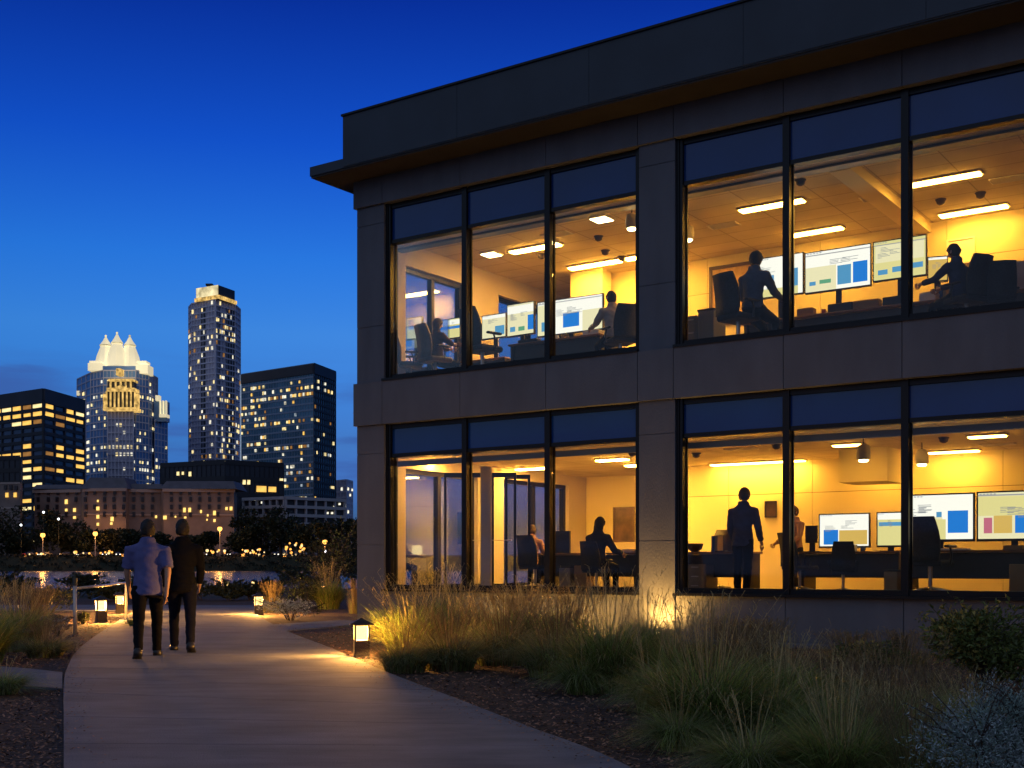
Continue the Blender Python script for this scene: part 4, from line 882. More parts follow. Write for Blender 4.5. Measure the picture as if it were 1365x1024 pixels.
# handrail beside the path
pA, pB = gnd(100,846), gnd(168,826); hr = tag(empty('handrail', pA), 'slim steel handrail with a dark topped post at the left of the path', 'handrail')
dv = pB-pA
b = MB(); b.tube([(0,0,-.1),(0,0,.86)],.032,10); b.build('post', M['steel'], hr, True)
b = MB(); b.cyl((0,0,.861),(0,0,1.0),.040,.040,10); b.build('post_cap', M['post'], hr)
b = MB(); b.tube([(dv.x,dv.y,-.1),(dv.x,dv.y,.83)],.03,10); b.build('post', M['steel'], hr, True)
b = MB(); b.tube([(0,0,.81),(dv.x*.5,dv.y*.5,.815),(dv.x,dv.y,.83),(dv.x*1.06,dv.y*1.06,.82)],.026,10); b.build('rail', M['steel'], hr, True)
# well light washing the middle pillar
for i, (t, w_, en, lab) in enumerate(((6.80,-.28,32,'small ground light washing the foot of the middle pillar'),(3.6,-.55,9,'hidden ground light behind the grasses below the glass doors'),(5.3,-.6,13,'hidden ground light behind the grasses left of the middle pillar'))):
    pu = BW(t,w_,0); ul = tag(empty('uplight', pu, PHI), lab, 'uplight', 'ground lights along the office wall')
    b = MB(); b.cyl((0,0,-.02),(0,0,.10),.09,.09,14); b.build('housing', M['bronze'], ul); b = MB(); b.cyl((0,0,.101),(0,0,.108),.075,.075,14); b.build('lens', M['uplens'], ul)
    l = bpy.data.lights.new('uplight_bulb', 'SPOT' if i == 0 else 'POINT'); l.energy = en; l.color = (1,.50,.10); l.shadow_soft_size = .05
    if i == 0: l.spot_size = math.radians(165); l.spot_blend = 1.0
    lo = link(bpy.data.objects.new('uplight_bulb', l)); lo.location = pu+Vector((0,0,.17)); lo.rotation_euler = ((n2*.35+Vector((0,0,1))).to_track_quat('-Z','Y')).to_euler()

# ================================================================ PLANTS
gr_green = leafmat('grass_green', (.23,.30,.075), .7, .45); gr_tan = leafmat('grass_tan', (.36,.28,.11), .55, .4); gr_straw = leafmat('grass_straw', (.42,.36,.17), .5, .4)
gr_red = leafmat('grass_plume', (.22,.165,.08), .5, .35); gr_grey = leafmat('grass_greygreen', (.32,.34,.17), .5, .4)
def grass_mesh(name, n, h, spread, base, droop, mats, wts, seed, wd=.006, stalks=0):
    rr = random.Random(seed); b = MB()
    for i in range(n):
        az = rr.uniform(0,2*PI); r0 = base*math.sqrt(rr.random()); L = h*rr.uniform(.45,1.05)*(1-.15*r0/base); ln = spread*(.25+.75*rr.random())*(.4+.6*r0/base)
        x0, y0 = r0*math.cos(az), r0*math.sin(az); az += rr.uniform(-.9,.9); w0 = wd*rr.uniform(.6,1.3); m = rr.choices(range(len(mats)), wts)[0]
        dr = droop*rr.uniform(.3,1.6); sx, sy = -math.sin(az+rr.uniform(-1,1)), math.cos(az+rr.uniform(-1,1)); pts = []
        for k in range(5):
            t = k/4; out = ln*t**1.6*L/h + dr*t**3*.35; z = L*(t - dr*.55*t**3)
            pts.append((x0+math.cos(az)*out, y0+math.sin(az)*out, max(.0,z)))
        vs = []
        for k, p in enumerate(pts):
            ww = w0*(1-.8*(k/4)**1.5); vs += [(p[0]-sx*ww,p[1]-sy*ww,p[2]),(p[0]+sx*ww,p[1]+sy*ww,p[2])]
        b.add(vs, [(2*k,2*k+1,2*k+3,2*k+2) for k in range(4)], m)
    for i in range(stalks):
        az = rr.uniform(0,2*PI); r0 = base*rr.random()*.7; L = h*rr.uniform(.95,1.35); ln = spread*rr.uniform(.1,.8)
        x0, y0 = r0*math.cos(az), r0*math.sin(az); P = [Vector((x0+math.cos(az)*ln*t**1.7, y0+math.sin(az)*ln*t**1.7, L*t*(1-.06*t*t))) for t in (0,.3,.55,.8,1)]
        s_ = Vector((-math.sin(az),math.cos(az),0))*.0028
        vs = []
        for p in P: vs += [tuple(p-s_),tuple(p+s_)]
        b.add(vs, [(2*k,2*k+1,2*k+3,2*k+2) for k in range(4)], len(mats)-1)
        for k in range(9):
            p = P[3].lerp(P[4], k/8) if k else P[3]; dv_ = Vector((rr.uniform(-1,1),rr.uniform(-1,1),rr.uniform(.3,1.4))).normalized()*rr.uniform(.03,.08); q_ = p+dv_; e_ = Vector((rr.uniform(-1,1),rr.uniform(-1,1),0))*.0035
            b.add([tuple(p-e_*.4),tuple(p+e_*.4),tuple(q_+e_),tuple(q_-e_)],[(0,1,2,3)], len(mats)-1)
    return b.mesh(name, mats)
GK = dict(
    big=[grass_mesh('tussock', 2500, 1.0, .72, .30, .62, [gr_green,gr_tan,gr_straw], (8,1.8,.9), 11+k, .0058, 60) for k in range(3)],
    fluffy=[grass_mesh('fluffy_tussock', 2600, .8, .72, .36, .8, [gr_grey,gr_green,gr_tan,gr_red], (4,3,3,1.2), 21+k, .0045, 120) for k in range(2)],
    fan=[grass_mesh('fan_tussock', 2200, .8, .85, .24, 1.0, [gr_green,gr_grey,gr_straw], (5,2.5,.8), 31+k, .0055, 26) for k in range(2)],
    wispy=[grass_mesh('wispy_grass', 260, .7, .4, .3, .4, [gr_tan,gr_green,gr_straw,gr_red], (3,3,1,1.5), 41+k, .004, 130) for k in range(2)])
def grass(kind, x, y, wpx, hpx, label, group='ornamental grasses in the bed by the office', name='grass_clump', k=[0]):
    p = gnd(x, y); d = p.y; k[0] += 1; me = GK[kind][k[0] % len(GK[kind])]
    o = link(bpy.data.objects.new(name, me)); o.location = p
    nat = dict(big=(1.5,1.15), fluffy=(1.5,.95), fan=(1.6,.85), wispy=(1.1,.88))[kind]
    sx = wpx*d/F/nat[0]; sz = hpx*d/F/nat[1]; o.scale = (sx, sx, sz); o.rotation_euler = (0,0,k[0]*1.7)
    return tag(o, label, 'grass clump', group)
for a in [
 ('big', 548, 872, 150, 100, 'tall grass clump directly right of the nearest lantern'),
 ('big', 612, 866, 130, 92, 'tall feathery grass clump in front of the open glass doors'),
 ('fluffy', 600, 893, 130, 85, 'low dark grass clump in front of the glass door clumps at the mulch edge'),
 ('fluffy', 672, 886, 150, 95, 'fluffy tan grass clump below the second mullion of the left bay'),
 ('fluffy', 742, 902, 150, 105, 'fluffy brown grass clump left of the tall upright one below the pillar'),
 ('wispy', 690, 852, 150, 70, 'backlit wispy grass against the wall below the long haired person'),
 ('wispy', 765, 856, 130, 75, 'backlit wispy grass left of the pillar light'),
 ('big', 812, 922, 165, 152, 'tallest upright grass clump in front of the pillar light'),
 ('big', 862, 890, 120, 100, 'grass clump glowing orange beside the pillar light'),
 ('fan', 868, 950, 120, 110, 'drooping pale grass fan at the mulch edge below the pillar light'),
 ('wispy', 985, 880, 150, 58, 'reddish plume grass against the wall right of the pillar light'),
 ('big', 945, 985, 235, 180, 'widest green grass clump in the middle of the front bed'),
 ('wispy', 1015, 905, 130, 82, 'reddish plume grass behind the widest green clump'),
 ('fan', 1030, 985, 200, 130, 'arching grass clump with pale blades right of the widest green clump'),
 ('fan', 1100, 1005, 170, 125, 'dark arching grass clump in the lower right of the bed'),
 ('fluffy', 1185, 1012, 190, 160, 'tall brown feathery grass clump left of the silver shrub'),
 ('wispy', 1130, 880, 120, 40, 'thin dry grass against the bare plinth wall'),
 ('wispy', 1205, 885, 110, 46, 'thin dry grass left of the broad leaved shrub'),
 ('fluffy', 1110, 935, 160, 66, 'low olive grass clump in front of the stone edging'),
 ('big', 580, 858, 140, 98, 'tall grass clump between the two left clumps near the glass'),
 ('fluffy', 540, 896, 110, 70, 'low grass mound at the path side of the leftmost tall clump'),
 ('fan', 640, 880, 120, 78, 'green grass fan under the feathery clump by the doors'),
 ('big', 705, 868, 150, 92, 'grass clump below the second mullion against the lit plinth'),
 ('fan', 775, 925, 120, 85, 'dark green grass fan left of the tallest upright clump'),
 ('big', 900, 925, 160, 120, 'green gold grass clump between the pillar light and the widest clump'),
 ('fluffy', 985, 930, 180, 98, 'broad olive grass clump behind the widest clump'),
 ('big', 1050, 945, 150, 96, 'tall green grass clump in front of the stone edging'),
 ('fan', 1150, 975, 170, 92, 'grass fan between the brown clump and the olive clump'),
 ('fluffy', 1240, 960, 140, 76, 'grass clump below the left edge of the broad leaved shrub'),
 ('fan', 905, 1000, 150, 92, 'low green grass fan at the mulch edge left of the widest clump'),
 ('fan', 1000, 1040, 200, 110, 'grass tuft cut off by the bottom edge near the red seedling'),
 ('big', 1120, 1050, 210, 150, 'grass clump at the bottom edge below the dark arching one'),
 ('fluffy', 1215, 1060, 180, 130, 'brown grass at the bottom edge against the silver shrub'),
 ('big', 1290, 985, 150, 88, 'tall grass between the broad leaved and the silver shrub'),
 ('fan', 1245, 1040, 150, 120, 'short grass fan at the foot of the silver shrub')]: grass(*a)
GL_ = 'grasses left of the path'
for a in [('big', 22, 868, 120, 92, 'tall lit grass clump left of the handrail at the picture edge'),('big', -25, 885, 130, 110, 'tall grass clump cut off by the left edge'),('fluffy', 60, 876, 90, 48, 'low olive grass clump in front of the handrail shrub'),
          ('fan', 5, 925, 110, 48, 'short grass tuft beside the small side path at left'),('wispy', 45, 838, 110, 60, 'dark thin grass behind the tall left clump'),('fan', 178, 836, 30, 22, 'small green tuft beside the lantern at the handrail')]: grass(*a, group=GL_)
for a in [('wispy', 362, 816, 45, 42, 'lit dry grass beside the lantern at the far bend'),('big', 438, 812, 70, 62, 'tall grass clump left of the building corner'),('wispy', 474, 818, 34, 46, 'orange lit grass tucked against the building corner')]: grass(*a, group='plants at the building corner')

def leaf_blob(rr, n, c, rad, size, b, m=0, hollow=.55, elong=2.2, fold=True):
    for i in range(n):
        while True:
            v = Vector((rr.uniform(-1,1),rr.uniform(-1,1),rr.uniform(-1,1)))
            if .05 < v.length <= 1: break
        v = v.normalized()*(hollow+(1-hollow)*rr.random()**.6)
        nz_ = mnoise.noise(Vector(c)*.7+v*1.7); v *= .86+.38*nz_
        p = Vector(c)+Vector((v.x*rad[0],v.y*rad[1],v.z*rad[2])); s_ = size*rr.uniform(.55,1.3)
        d = (v.normalized()*.7+Vector((rr.uniform(-1,1),rr.uniform(-1,1),rr.uniform(-.5,1)))).normalized(); e = d.cross(Vector((rr.uniform(-1,1),rr.uniform(-1,1),rr.uniform(-1,1)))).normalized()
        L = d*s_; W_ = e*(s_/elong); f = d.cross(e)*(s_*.16)
        if fold: b.add([tuple(p), tuple(p+L*.5+W_*.5+f), tuple(p+L), tuple(p+L*.5-W_*.5+f), tuple(p+L*.5)], [(0,4,1),(4,2,1),(0,3,4),(4,3,2)], m)
        else: b.add([tuple(p-L*.5), tuple(p+W_*.5), tuple(p+L*.5), tuple(p-W_*.5)], [(0,1,2,3)], m)
lf_shrub = leafmat('shrub_leaf', (.12,.15,.04), .6, .25, .35); lf_yel = leafmat('shrub_new_leaf', (.38,.30,.08), .5, .3, .4); lf_silver = leafmat('silver_leaf', (.36,.42,.42), .4, .15, .8)
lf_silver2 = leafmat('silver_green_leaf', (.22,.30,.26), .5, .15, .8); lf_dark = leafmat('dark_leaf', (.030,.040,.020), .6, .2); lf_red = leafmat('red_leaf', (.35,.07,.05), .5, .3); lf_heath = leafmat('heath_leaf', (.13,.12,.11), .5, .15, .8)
bark = mat('bark', (.06,.045,.035), .9, bump=.5, bscale=25, var=.3, vscale=8)
def shrub(label, x, y, wpx, hpx, leaf, size, n, mats, wts, group=None, name='shrub', seed=1, lobes=7, elong=2.2, stems=6, fold=True, depth=None, flat=.75):
    p = gnd(x, y); d = p.y; Wd, Ht = wpx*d/F, hpx*d/F; dep = depth or Wd; rr = random.Random(seed)
    o = tag(empty(name, p, rr.uniform(-.2,.2)), label, 'shrub', group); b = MB(); st = MB()
    for k in range(lobes):
        an = rr.uniform(0,2*PI); q = math.sqrt(rr.random())*.62; hh = Ht*rr.uniform(.38,.82)*(1-.35*q); rad = rr.uniform(.22,.36)
        c = (math.cos(an)*q*Wd*.5, math.sin(an)*q*dep*.5, hh); rz_ = min(hh*.95, Ht*rr.uniform(.22,.36)*flat/.75)
        m = rr.choices(range(len(mats)), wts)[0]
        leaf_blob(rr, n//lobes, c, (Wd*rad, dep*rad, rz_), size, b, m, .35, elong, fold)
        if k < stems:
            st.tube([(c[0]*.12,c[1]*.12,-.05),(c[0]*.5+rr.uniform(-.04,.04),c[1]*.5,hh*.5),(c[0],c[1],hh*.98)], [.02*Ht+.006,.012*Ht+.004,.004], 6)
        for j in range(3):      # sprigs breaking the outline
            a2_ = rr.uniform(0,2*PI); e = (c[0]+math.cos(a2_)*Wd*rad*(1.2 if fold else .9), c[1]+math.sin(a2_)*dep*rad*(1.2 if fold else .9), hh+rz_*rr.uniform(.5,1.3))
            st.tube([c, tuple((Vector(c)+Vector(e))*.5+Vector((0,0,.03))), e], [.005,.004,.002], 4)
            for i in range(9 if fold else 40):
                t = .45+.55*i/8 if fold else .3+.7*i/39; pp = Vector(c).lerp(Vector(e), t); leaf_blob(rr, 1, tuple(pp), (.02,.02,.02), size*.9, b, m, .3, elong, fold)
    st.build('stems', bark, o); b.build('foliage', mats, o); return o
shrub('broad leaved green shrub with yellowish tips against the plinth at right', 1318, 925, 205, 130, lf_shrub, .062, 5200, [lf_shrub,lf_shrub,lf_yel], (3,2,2.2), name='broadleaf_shrub', seed=5, lobes=13, depth=1.1)
shrub('silver grey feathery shrub in the bottom right corner', 1330, 1078, 225, 185, lf_silver, .022, 15000, [lf_silver,lf_silver2], (1,1), name='silver_shrub', seed=8, lobes=20, elong=3.2, fold=False, depth=.7)
shrub('low leafy ground cover in front of the lit stone edging', 1165, 888, 120, 34, lf_shrub, .05, 900, [lf_shrub,lf_yel], (2,1), name='ground_cover_shrub', seed=9, lobes=8, depth=.5, stems=3)
shrub('tiny red leaved seedling in the mulch at the bottom edge', 1050, 1019, 40, 26, lf_red, .035, 60, [lf_red], (1,), name='red_seedling', seed=4, lobes=3, stems=3)
shrub('small red flowering sprig at the base of the drooping grass fan', 835, 905, 22, 16, lf_red, .04, 40, [lf_red], (1,), name='red_seedling', seed=14, lobes=2, stems=2)
shrub('low pale heathery shrub left of the handrail post', 78, 848, 70, 30, lf_heath, .035, 1600, [lf_heath,lf_silver], (3,1), name='heath_shrub', seed=12, lobes=8, fold=False, elong=3, depth=.9)
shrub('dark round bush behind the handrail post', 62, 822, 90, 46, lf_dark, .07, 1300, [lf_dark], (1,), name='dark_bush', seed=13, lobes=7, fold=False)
shrub('small tan ground plant at the left path edge below the handrail', 84, 868, 34, 13, lf_yel, .04, 320, [lf_yel,lf_heath], (2,1), name='ground_cover_shrub', seed=15, lobes=6, stems=2)
shrub('low dark plant between the handrail and the lantern', 112, 832, 26, 18, lf_dark, .05, 400, [lf_dark,lf_shrub], (1,1), name='dark_bush', seed=16, lobes=5)
shrub('low silver mound at the right bend of the path', 388, 827, 90, 34, lf_silver, .05, 2000, [lf_silver,lf_dark], (2,1), name='silver_shrub', seed=17, lobes=9, fold=False, elong=3)
shrub('tall loose leafy shrub standing left of the building corner', 440, 808, 75, 112, lf_shrub, .10, 1300, [lf_shrub,lf_dark,lf_heath], (2,2,1), name='leafy_shrub', seed=18, lobes=14, depth=1.6)
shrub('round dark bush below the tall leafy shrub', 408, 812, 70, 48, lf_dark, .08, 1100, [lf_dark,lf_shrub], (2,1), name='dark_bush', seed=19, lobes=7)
NB = [(20,800,120,36),(105,795,90,30),(185,797,90,36),(232,798,75,34),(268,800,80,28),(305,801,70,27),(335,800,60,24),(372,799,70,32),(410,796,80,46),(455,792,90,66),(470,790,80,90),(150,802,60,24)]
NL = ['low bush at the far left by the water','low bush left of the handrail by the water','bush between the handrail lanterns and the water','bush directly behind the pale shirted walker','bush under the tiny lantern beside the black jacket','bush under the orange reflections','bush under the tiny lantern seen against blue water','bush behind the lantern at the far bend','bush behind the round dark bush near the corner','large dark bush behind the tall leafy shrub','tallest dark bush touching the building corner','small bush behind the two handrail lanterns']
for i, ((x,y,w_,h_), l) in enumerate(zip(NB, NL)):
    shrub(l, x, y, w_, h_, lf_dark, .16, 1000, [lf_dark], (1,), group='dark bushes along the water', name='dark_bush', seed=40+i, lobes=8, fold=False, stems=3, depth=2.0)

# ================================================================ FAR SHORE
win_warm = emat('lit_window_amber', (1,.56,.12), .95, False, .55); win_yel = emat('lit_window_yellow', (1,.78,.36), 1.0, False, .6); win_white = emat('lit_window_white', (1,.93,.72), .9, False, .6)
win_hotel = emat('lit_hotel_window', (1,.60,.16), 1.35, False, .8)
win_dim = emat('lit_window_dim', (.75,.35,.10), .35, False, .7); win_cool = emat('lit_window_cool', (.62,.72,.8), .45, False, .7)
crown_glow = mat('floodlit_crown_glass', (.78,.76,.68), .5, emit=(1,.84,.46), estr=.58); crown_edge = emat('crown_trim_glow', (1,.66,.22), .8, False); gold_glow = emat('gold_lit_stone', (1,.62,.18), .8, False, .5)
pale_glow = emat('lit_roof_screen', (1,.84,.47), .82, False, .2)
sky_tint_glass = mat('sky_tint_tower_glass', (.10,.22,.48), .3, .15, var=.25, vscale=.06); dark_glass = mat('tower_dark_glass', (.045,.065,.13), .25, .1, var=.4, vscale=.07)  # mirrored sky is put into the crowned tower's glass as blue base colour
navy_clad = mat('tower_navy_cladding', (.020,.024,.038), .6, var=.25, vscale=.1); teal_glass = mat('tower_teal_glass', (.07,.17,.27), .25, .1, var=.5, vscale=.05)
grey_clad = mat('tower_grey_cladding', (.36,.38,.52), .6, var=.2, vscale=.08); band_blue = mat('tower_band', (.48,.50,.64), .6); band_dark = mat('tower_dark_band', (.014,.014,.02), .6); band_teal = mat('tower_teal_band', (.17,.25,.38), .5)
pink_stone = mat('hotel_stone', (.20,.155,.14), .8, var=.15, vscale=.3); slate = mat('hotel_roof', (.10,.09,.11), .7, var=.2, vscale=.4); dark_win = mat('dark_window', (.018,.016,.022), .3); garage = mat('garage_concrete', (.32,.32,.36), .8, var=.1, vscale=.3)
trim_stone = mat('hotel_trim', (.34,.27,.24), .8)
def obox(b, P, e, n, u0, u1, v0, v1, z0, z1, m=0):
    c = [P+e*u+n*v for u, v in ((u0,v0),(u1,v0),(u1,v1),(u0,v1))]
    b.add([(p.x,p.y,z0) for p in c]+[(p.x,p.y,z1) for p in c], [(0,1,2,3),(7,6,5,4),(0,4,5,1),(1,5,6,2),(2,6,7,3),(3,7,4,0)], m)
def cpt(x, d): return Vector(((x-CX)/F*d, d, 0))
def ztop(y, d): return EYE+(HY-y)/F*d
WM = {}
def win_mesh(m):
    if m.name not in WM:
        b = MB(); b.box(-.5,.5,-.5,.5,-.5,.5); WM[m.name] = b.mesh('window', m)
    return WM[m.name]
class Tower:
    """a building given by its visible plan corners (picture column, distance), left to right; bottom and top in metres"""
    def __init__(s, name, label, pts, ytop, iref, zb=4.2, depth=28, wallm=None, cat='building', roofm=None, group='buildings across the lake'):
        s.P = [cpt(x, d) for x, d in pts]; s.z0 = zb; s.z1 = ztop(ytop, pts[iref][1]); base = sum(s.P, Vector())/len(s.P)
        s.root = tag(empty(name, (base.x, base.y, zb)), label, cat, group); s.o = Vector((base.x, base.y, zb)); s.depth = depth
        s.left = 100; s.rest = MB(); s.restm = []
        s.body('wall', s.P, s.z0-6, s.z1, wallm)
    def body(s, name, P, z0, z1, m, depth=None):
        dp = depth or s.depth; b = MB(); poly = [(p.x,p.y) for p in P]+[tuple((P[-1].lerp(P[0],.06)*(1+dp/P[-1].y)).xy), tuple((P[0].lerp(P[-1],.06)*(1+dp/P[0].y)).xy)]
        b.prism(poly, z0, z1); return s.put(b, name, m)
    def put(s, b, name, m, smooth=False):
        b.v = [(x-s.o.x,y-s.o.y,z-s.o.z) for x,y,z in b.v]; return b.build(name, m, s.root, smooth)
    def face(s, i, P=None):
        P = P or s.P; p, q_ = P[i], P[i+1]; e = (q_-p); L = e.length; e.normalize(); n = Vector((e.y,-e.x,0)); return p, e, n, L
    def grid(s, faces, nfl, ncols, m, z0=None, z1=None, bandh=.32, mull=.18, out=.25, name='facade_grid', P=None):
        z0 = s.z0 if z0 is None else z0; z1 = s.z1 if z1 is None else z1; b = MB(); fh = (z1-z0)/nfl
        for i in faces:
            p, e, n, L = s.face(i, P)
            if bandh:
                for k in range(nfl+1): obox(b, p, e, n, 0, L, .02, out, z0+k*fh-bandh*fh/2, z0+k*fh+bandh*fh/2)
            nc = ncols[i] if isinstance(ncols, dict) else ncols
            if mull and nc:
                for k in range(nc+1): obox(b, p, e, n, L*k/nc-mull*L/nc/2, L*k/nc+mull*L/nc/2, .02, out*.9, z0, z1)
        return s.put(b, name, m)
    def win(s, p, e, n, u, z, w_, h_, m):
        c = p+e*u+n*.30
        if s.left > 0:
            s.left -= 1; o = bpy.data.objects.new('window', win_mesh(m)); COL.objects.link(o); o.parent = s.root; o.location = (c.x-s.o.x, c.y-s.o.y, z-s.o.z)
            o.rotation_euler = (0,0,math.atan2(e.y,e.x)); o.scale = (w_, .36, h_)
        else:
            if m not in s.restm: s.restm.append(m)
            obox(s.rest, p+n*.30, e, n, u-w_/2, u+w_/2, -.18, .18, z-h_/2, z+h_/2, s.restm.index(m))
    def scatter(s, faces, nfl, ncols, prob, mats, wts, seed, z0=None, z1=None, fw=.62, fh=.5, P=None):
        rr = random.Random(seed); z0 = s.z0 if z0 is None else z0; z1 = s.z1 if z1 is None else z1; H_ = (z1-z0)/nfl; L_ = []
        for i in faces:
            p, e, n, L = s.face(i, P); nc = ncols[i] if isinstance(ncols, dict) else ncols
            for k in range(nfl):
                for j in range(nc):
                    pr = prob(i, (j+.5)/nc, (k+.5)/nfl, k, j) if callable(prob) else prob
                    if rr.random() < pr: L_.append((p, e, n, (j+.5)*L/nc, z0+(k+.5)*H_, L/nc*fw*rr.uniform(.7,1.08), H_*fh*rr.uniform(.8,1.1), rr.choices(mats, wts)[0]))
        rr.shuffle(L_); L_.sort(key=lambda a: -a[5]*a[6]//4)
        for a in L_: s.win(*a)
    def done(s):
        if s.rest.f: s.put(s.rest, 'small_lit_windows', s.restm)['kind'] = 'stuff'
# --- dark office block at the left
T = Tower('office_block', 'dark flat roofed office block with rows of amber windows at the far left', [(-60,562),(58,520),(112,556)], 518, 1, wallm=dark_glass, depth=30)
T.grid([0,1], 20, {0:9,1:4}, band_dark, z1=T.z1-5.5, bandh=.44, mull=.14, out=.5)
b = MB()
for i in (0,1): p, e, n, L = T.face(i); obox(b, p, e, n, 0, L, .02, .7, T.z1-6, T.z1+.02)
T.put(b, 'roof_band', navy_clad)
rowp = {19:.85,18:1,17:.7,16:.25,15:.12,14:.3,13:.75,12:.35,11:.75,10:.45,9:.15,8:.2,7:.3,6:.9,5:.15,4:.1,3:.2}
T.scatter([0,1], 20, {0:9,1:4}, lambda i,u,v,k,j: rowp.get(k,.05), [win_warm,win_yel,win_dim], (5,3,2), 2, z1=T.z1-5.5, fw=.84, fh=.5); T.done()
# --- crowned tower
T = Tower('crowned_tower', 'blue glass tower with three glowing white pointed crowns', [(103,668),(121,646),(138,638),(181,638),(198,646),(210,664)], 494, 2, wallm=sky_tint_glass, cat='tower', depth=34)
T.grid([0,1,2,3,4], 26, {0:3,1:4,2:9,3:4,4:3}, band_blue, bandh=.16, mull=.10, out=.3)
wp = [cpt(206,652),cpt(223,664)]; T.body('lower_wing', wp, T.z0, ztop(560,652), sky_tint_glass, 20); T.grid([0], 22, 4, band_blue, z1=ztop(560,652), bandh=.18, mull=.14, P=wp, name='wing_grid')
bay = [cpt(144,631),cpt(178,631)]; T.body('front_bay', bay, T.z0, ztop(548,631), grey_clad, 6); T.grid([0], 21, 7, band_blue, z1=ztop(549,631), bandh=.14, mull=.3, P=bay, name='bay_grid', out=.6)
pf = lambda i,u,v,k,j: .16+.30*(k in (2,3,8,12,13,15,18,22))
T.scatter([0,1,2,3,4], 26, {0:3,1:5,2:11,3:5,4:4}, pf, [win_white,win_yel], (3,2), 4, fw=.45, fh=.42)
T.scatter([0], 20, 7, lambda i,u,v,k,j: .22+.6*(k in (2,14,15)), [win_yel,win_white], (3,2), 5, z1=ztop(552,631), fw=.55, fh=.42, P=bay)
T.scatter([0], 20, 4, lambda i,u,v,k,j: .2+.5*(k in (2,3,13)), [win_white,win_yel], (2,2), 6, z1=ztop(562,652), fw=.45, fh=.45, P=wp)
px = 638/F
def pbox(b, x0, x1, y0, y1, d0, dep, m=0): b.box((x0-CX)/F*d0, (x1-CX)/F*d0, d0, d0+dep, ztop(y1,d0), ztop(y0,d0), m)
b = MB()
for y0, y1, e in ((543,547.5,0),(517,521.5,2),(505,508,4)): pbox(b, 140+e, 181-e, y0, y1, 628, 9)
b.loft([[((x-CX)/F*628, 628, ztop(y,628)) for x, y in ((148,519),(174,519),(161,513))],[((x-CX)/F*628, 637, ztop(y,628)) for x, y in ((148,519),(174,519),(161,513))]])
for k in range(8): x = 141.5+k*38/7; pbox(b, x-.8, x+.8, 521.5, 543, 628.5, 1)
for k in range(5): x = 147+k*27/4; pbox(b, x-.9, x+.9, 508, 517, 628.5, 1)
for x in (138.5,182.5): pbox(b, x-1.3, x+1.3, 525, 547, 629, 3)
for x in (157.5,): pbox(b, x-3, x+3, 491, 500, 628, 6)
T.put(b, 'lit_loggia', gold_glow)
b = MB(); pbox(b, 143, 178, 508, 546, 630, 5); T.put(b, 'loggia_wall', navy_clad)
def spire(xc, yb, yt, hw, d):
    b = MB(); c = cpt(xc, d); g = MB()
    prof = [(yb,1.0),(yb-(yb-yt)*.35,.78),(yb-(yb-yt)*.64,.46),(yb-(yb-yt)*.66,.52),(yb-(yb-yt)*.70,.50),(yb-(yb-yt)*.82,.26),(yb-(yb-yt)*.94,.08)]
    rs = []
    for y, q_ in prof:
        r = hw*q_*d/F; rs.append([(c.x+r*math.cos(k*PI/4+.2)*(1 if k%2==0 else .86), c.y+r*math.sin(k*PI/4+.2)*(1 if k%2==0 else .86), ztop(y,d)) for k in range(8)])
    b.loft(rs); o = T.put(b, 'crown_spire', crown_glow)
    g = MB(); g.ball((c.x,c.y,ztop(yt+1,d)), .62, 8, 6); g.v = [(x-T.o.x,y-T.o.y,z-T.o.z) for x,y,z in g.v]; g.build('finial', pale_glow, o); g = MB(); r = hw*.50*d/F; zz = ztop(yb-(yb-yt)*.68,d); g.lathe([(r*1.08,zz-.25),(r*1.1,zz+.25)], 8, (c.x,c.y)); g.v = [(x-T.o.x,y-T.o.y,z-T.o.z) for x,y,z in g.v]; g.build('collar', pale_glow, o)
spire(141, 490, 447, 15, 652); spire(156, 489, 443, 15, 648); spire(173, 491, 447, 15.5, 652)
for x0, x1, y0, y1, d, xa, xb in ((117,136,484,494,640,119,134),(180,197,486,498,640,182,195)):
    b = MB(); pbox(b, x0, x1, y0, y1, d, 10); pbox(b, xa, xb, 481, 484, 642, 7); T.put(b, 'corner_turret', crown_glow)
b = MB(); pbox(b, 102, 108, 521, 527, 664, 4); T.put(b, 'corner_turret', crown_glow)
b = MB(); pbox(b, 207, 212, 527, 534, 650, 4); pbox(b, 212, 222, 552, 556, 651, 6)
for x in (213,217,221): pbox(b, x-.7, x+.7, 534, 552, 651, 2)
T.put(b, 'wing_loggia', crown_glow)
b = MB(); pbox(b, 137, 181, 488, 505, 640, 8); T.put(b, 'upper_wall', sky_tint_glass); b = MB(); pbox(b, 205, 222, 535, 562, 653, 6); T.put(b, 'wing_wall', sky_tint_glass)
for x, y, d in ((133,486,622),(156,500,618),(179,486,622),(150,470,626),(166,470,626),(226,552,640),(102,540,640)):
    l = bpy.data.lights.new('crown_floodlight', 'POINT'); l.energy = 190 if x not in (226,102) else 30; l.color = (1,.80,.42); l.shadow_soft_size = .5
    lo = link(bpy.data.objects.new('crown_floodlight', l)); lo.location = world_px(x, y, d)
T.done()
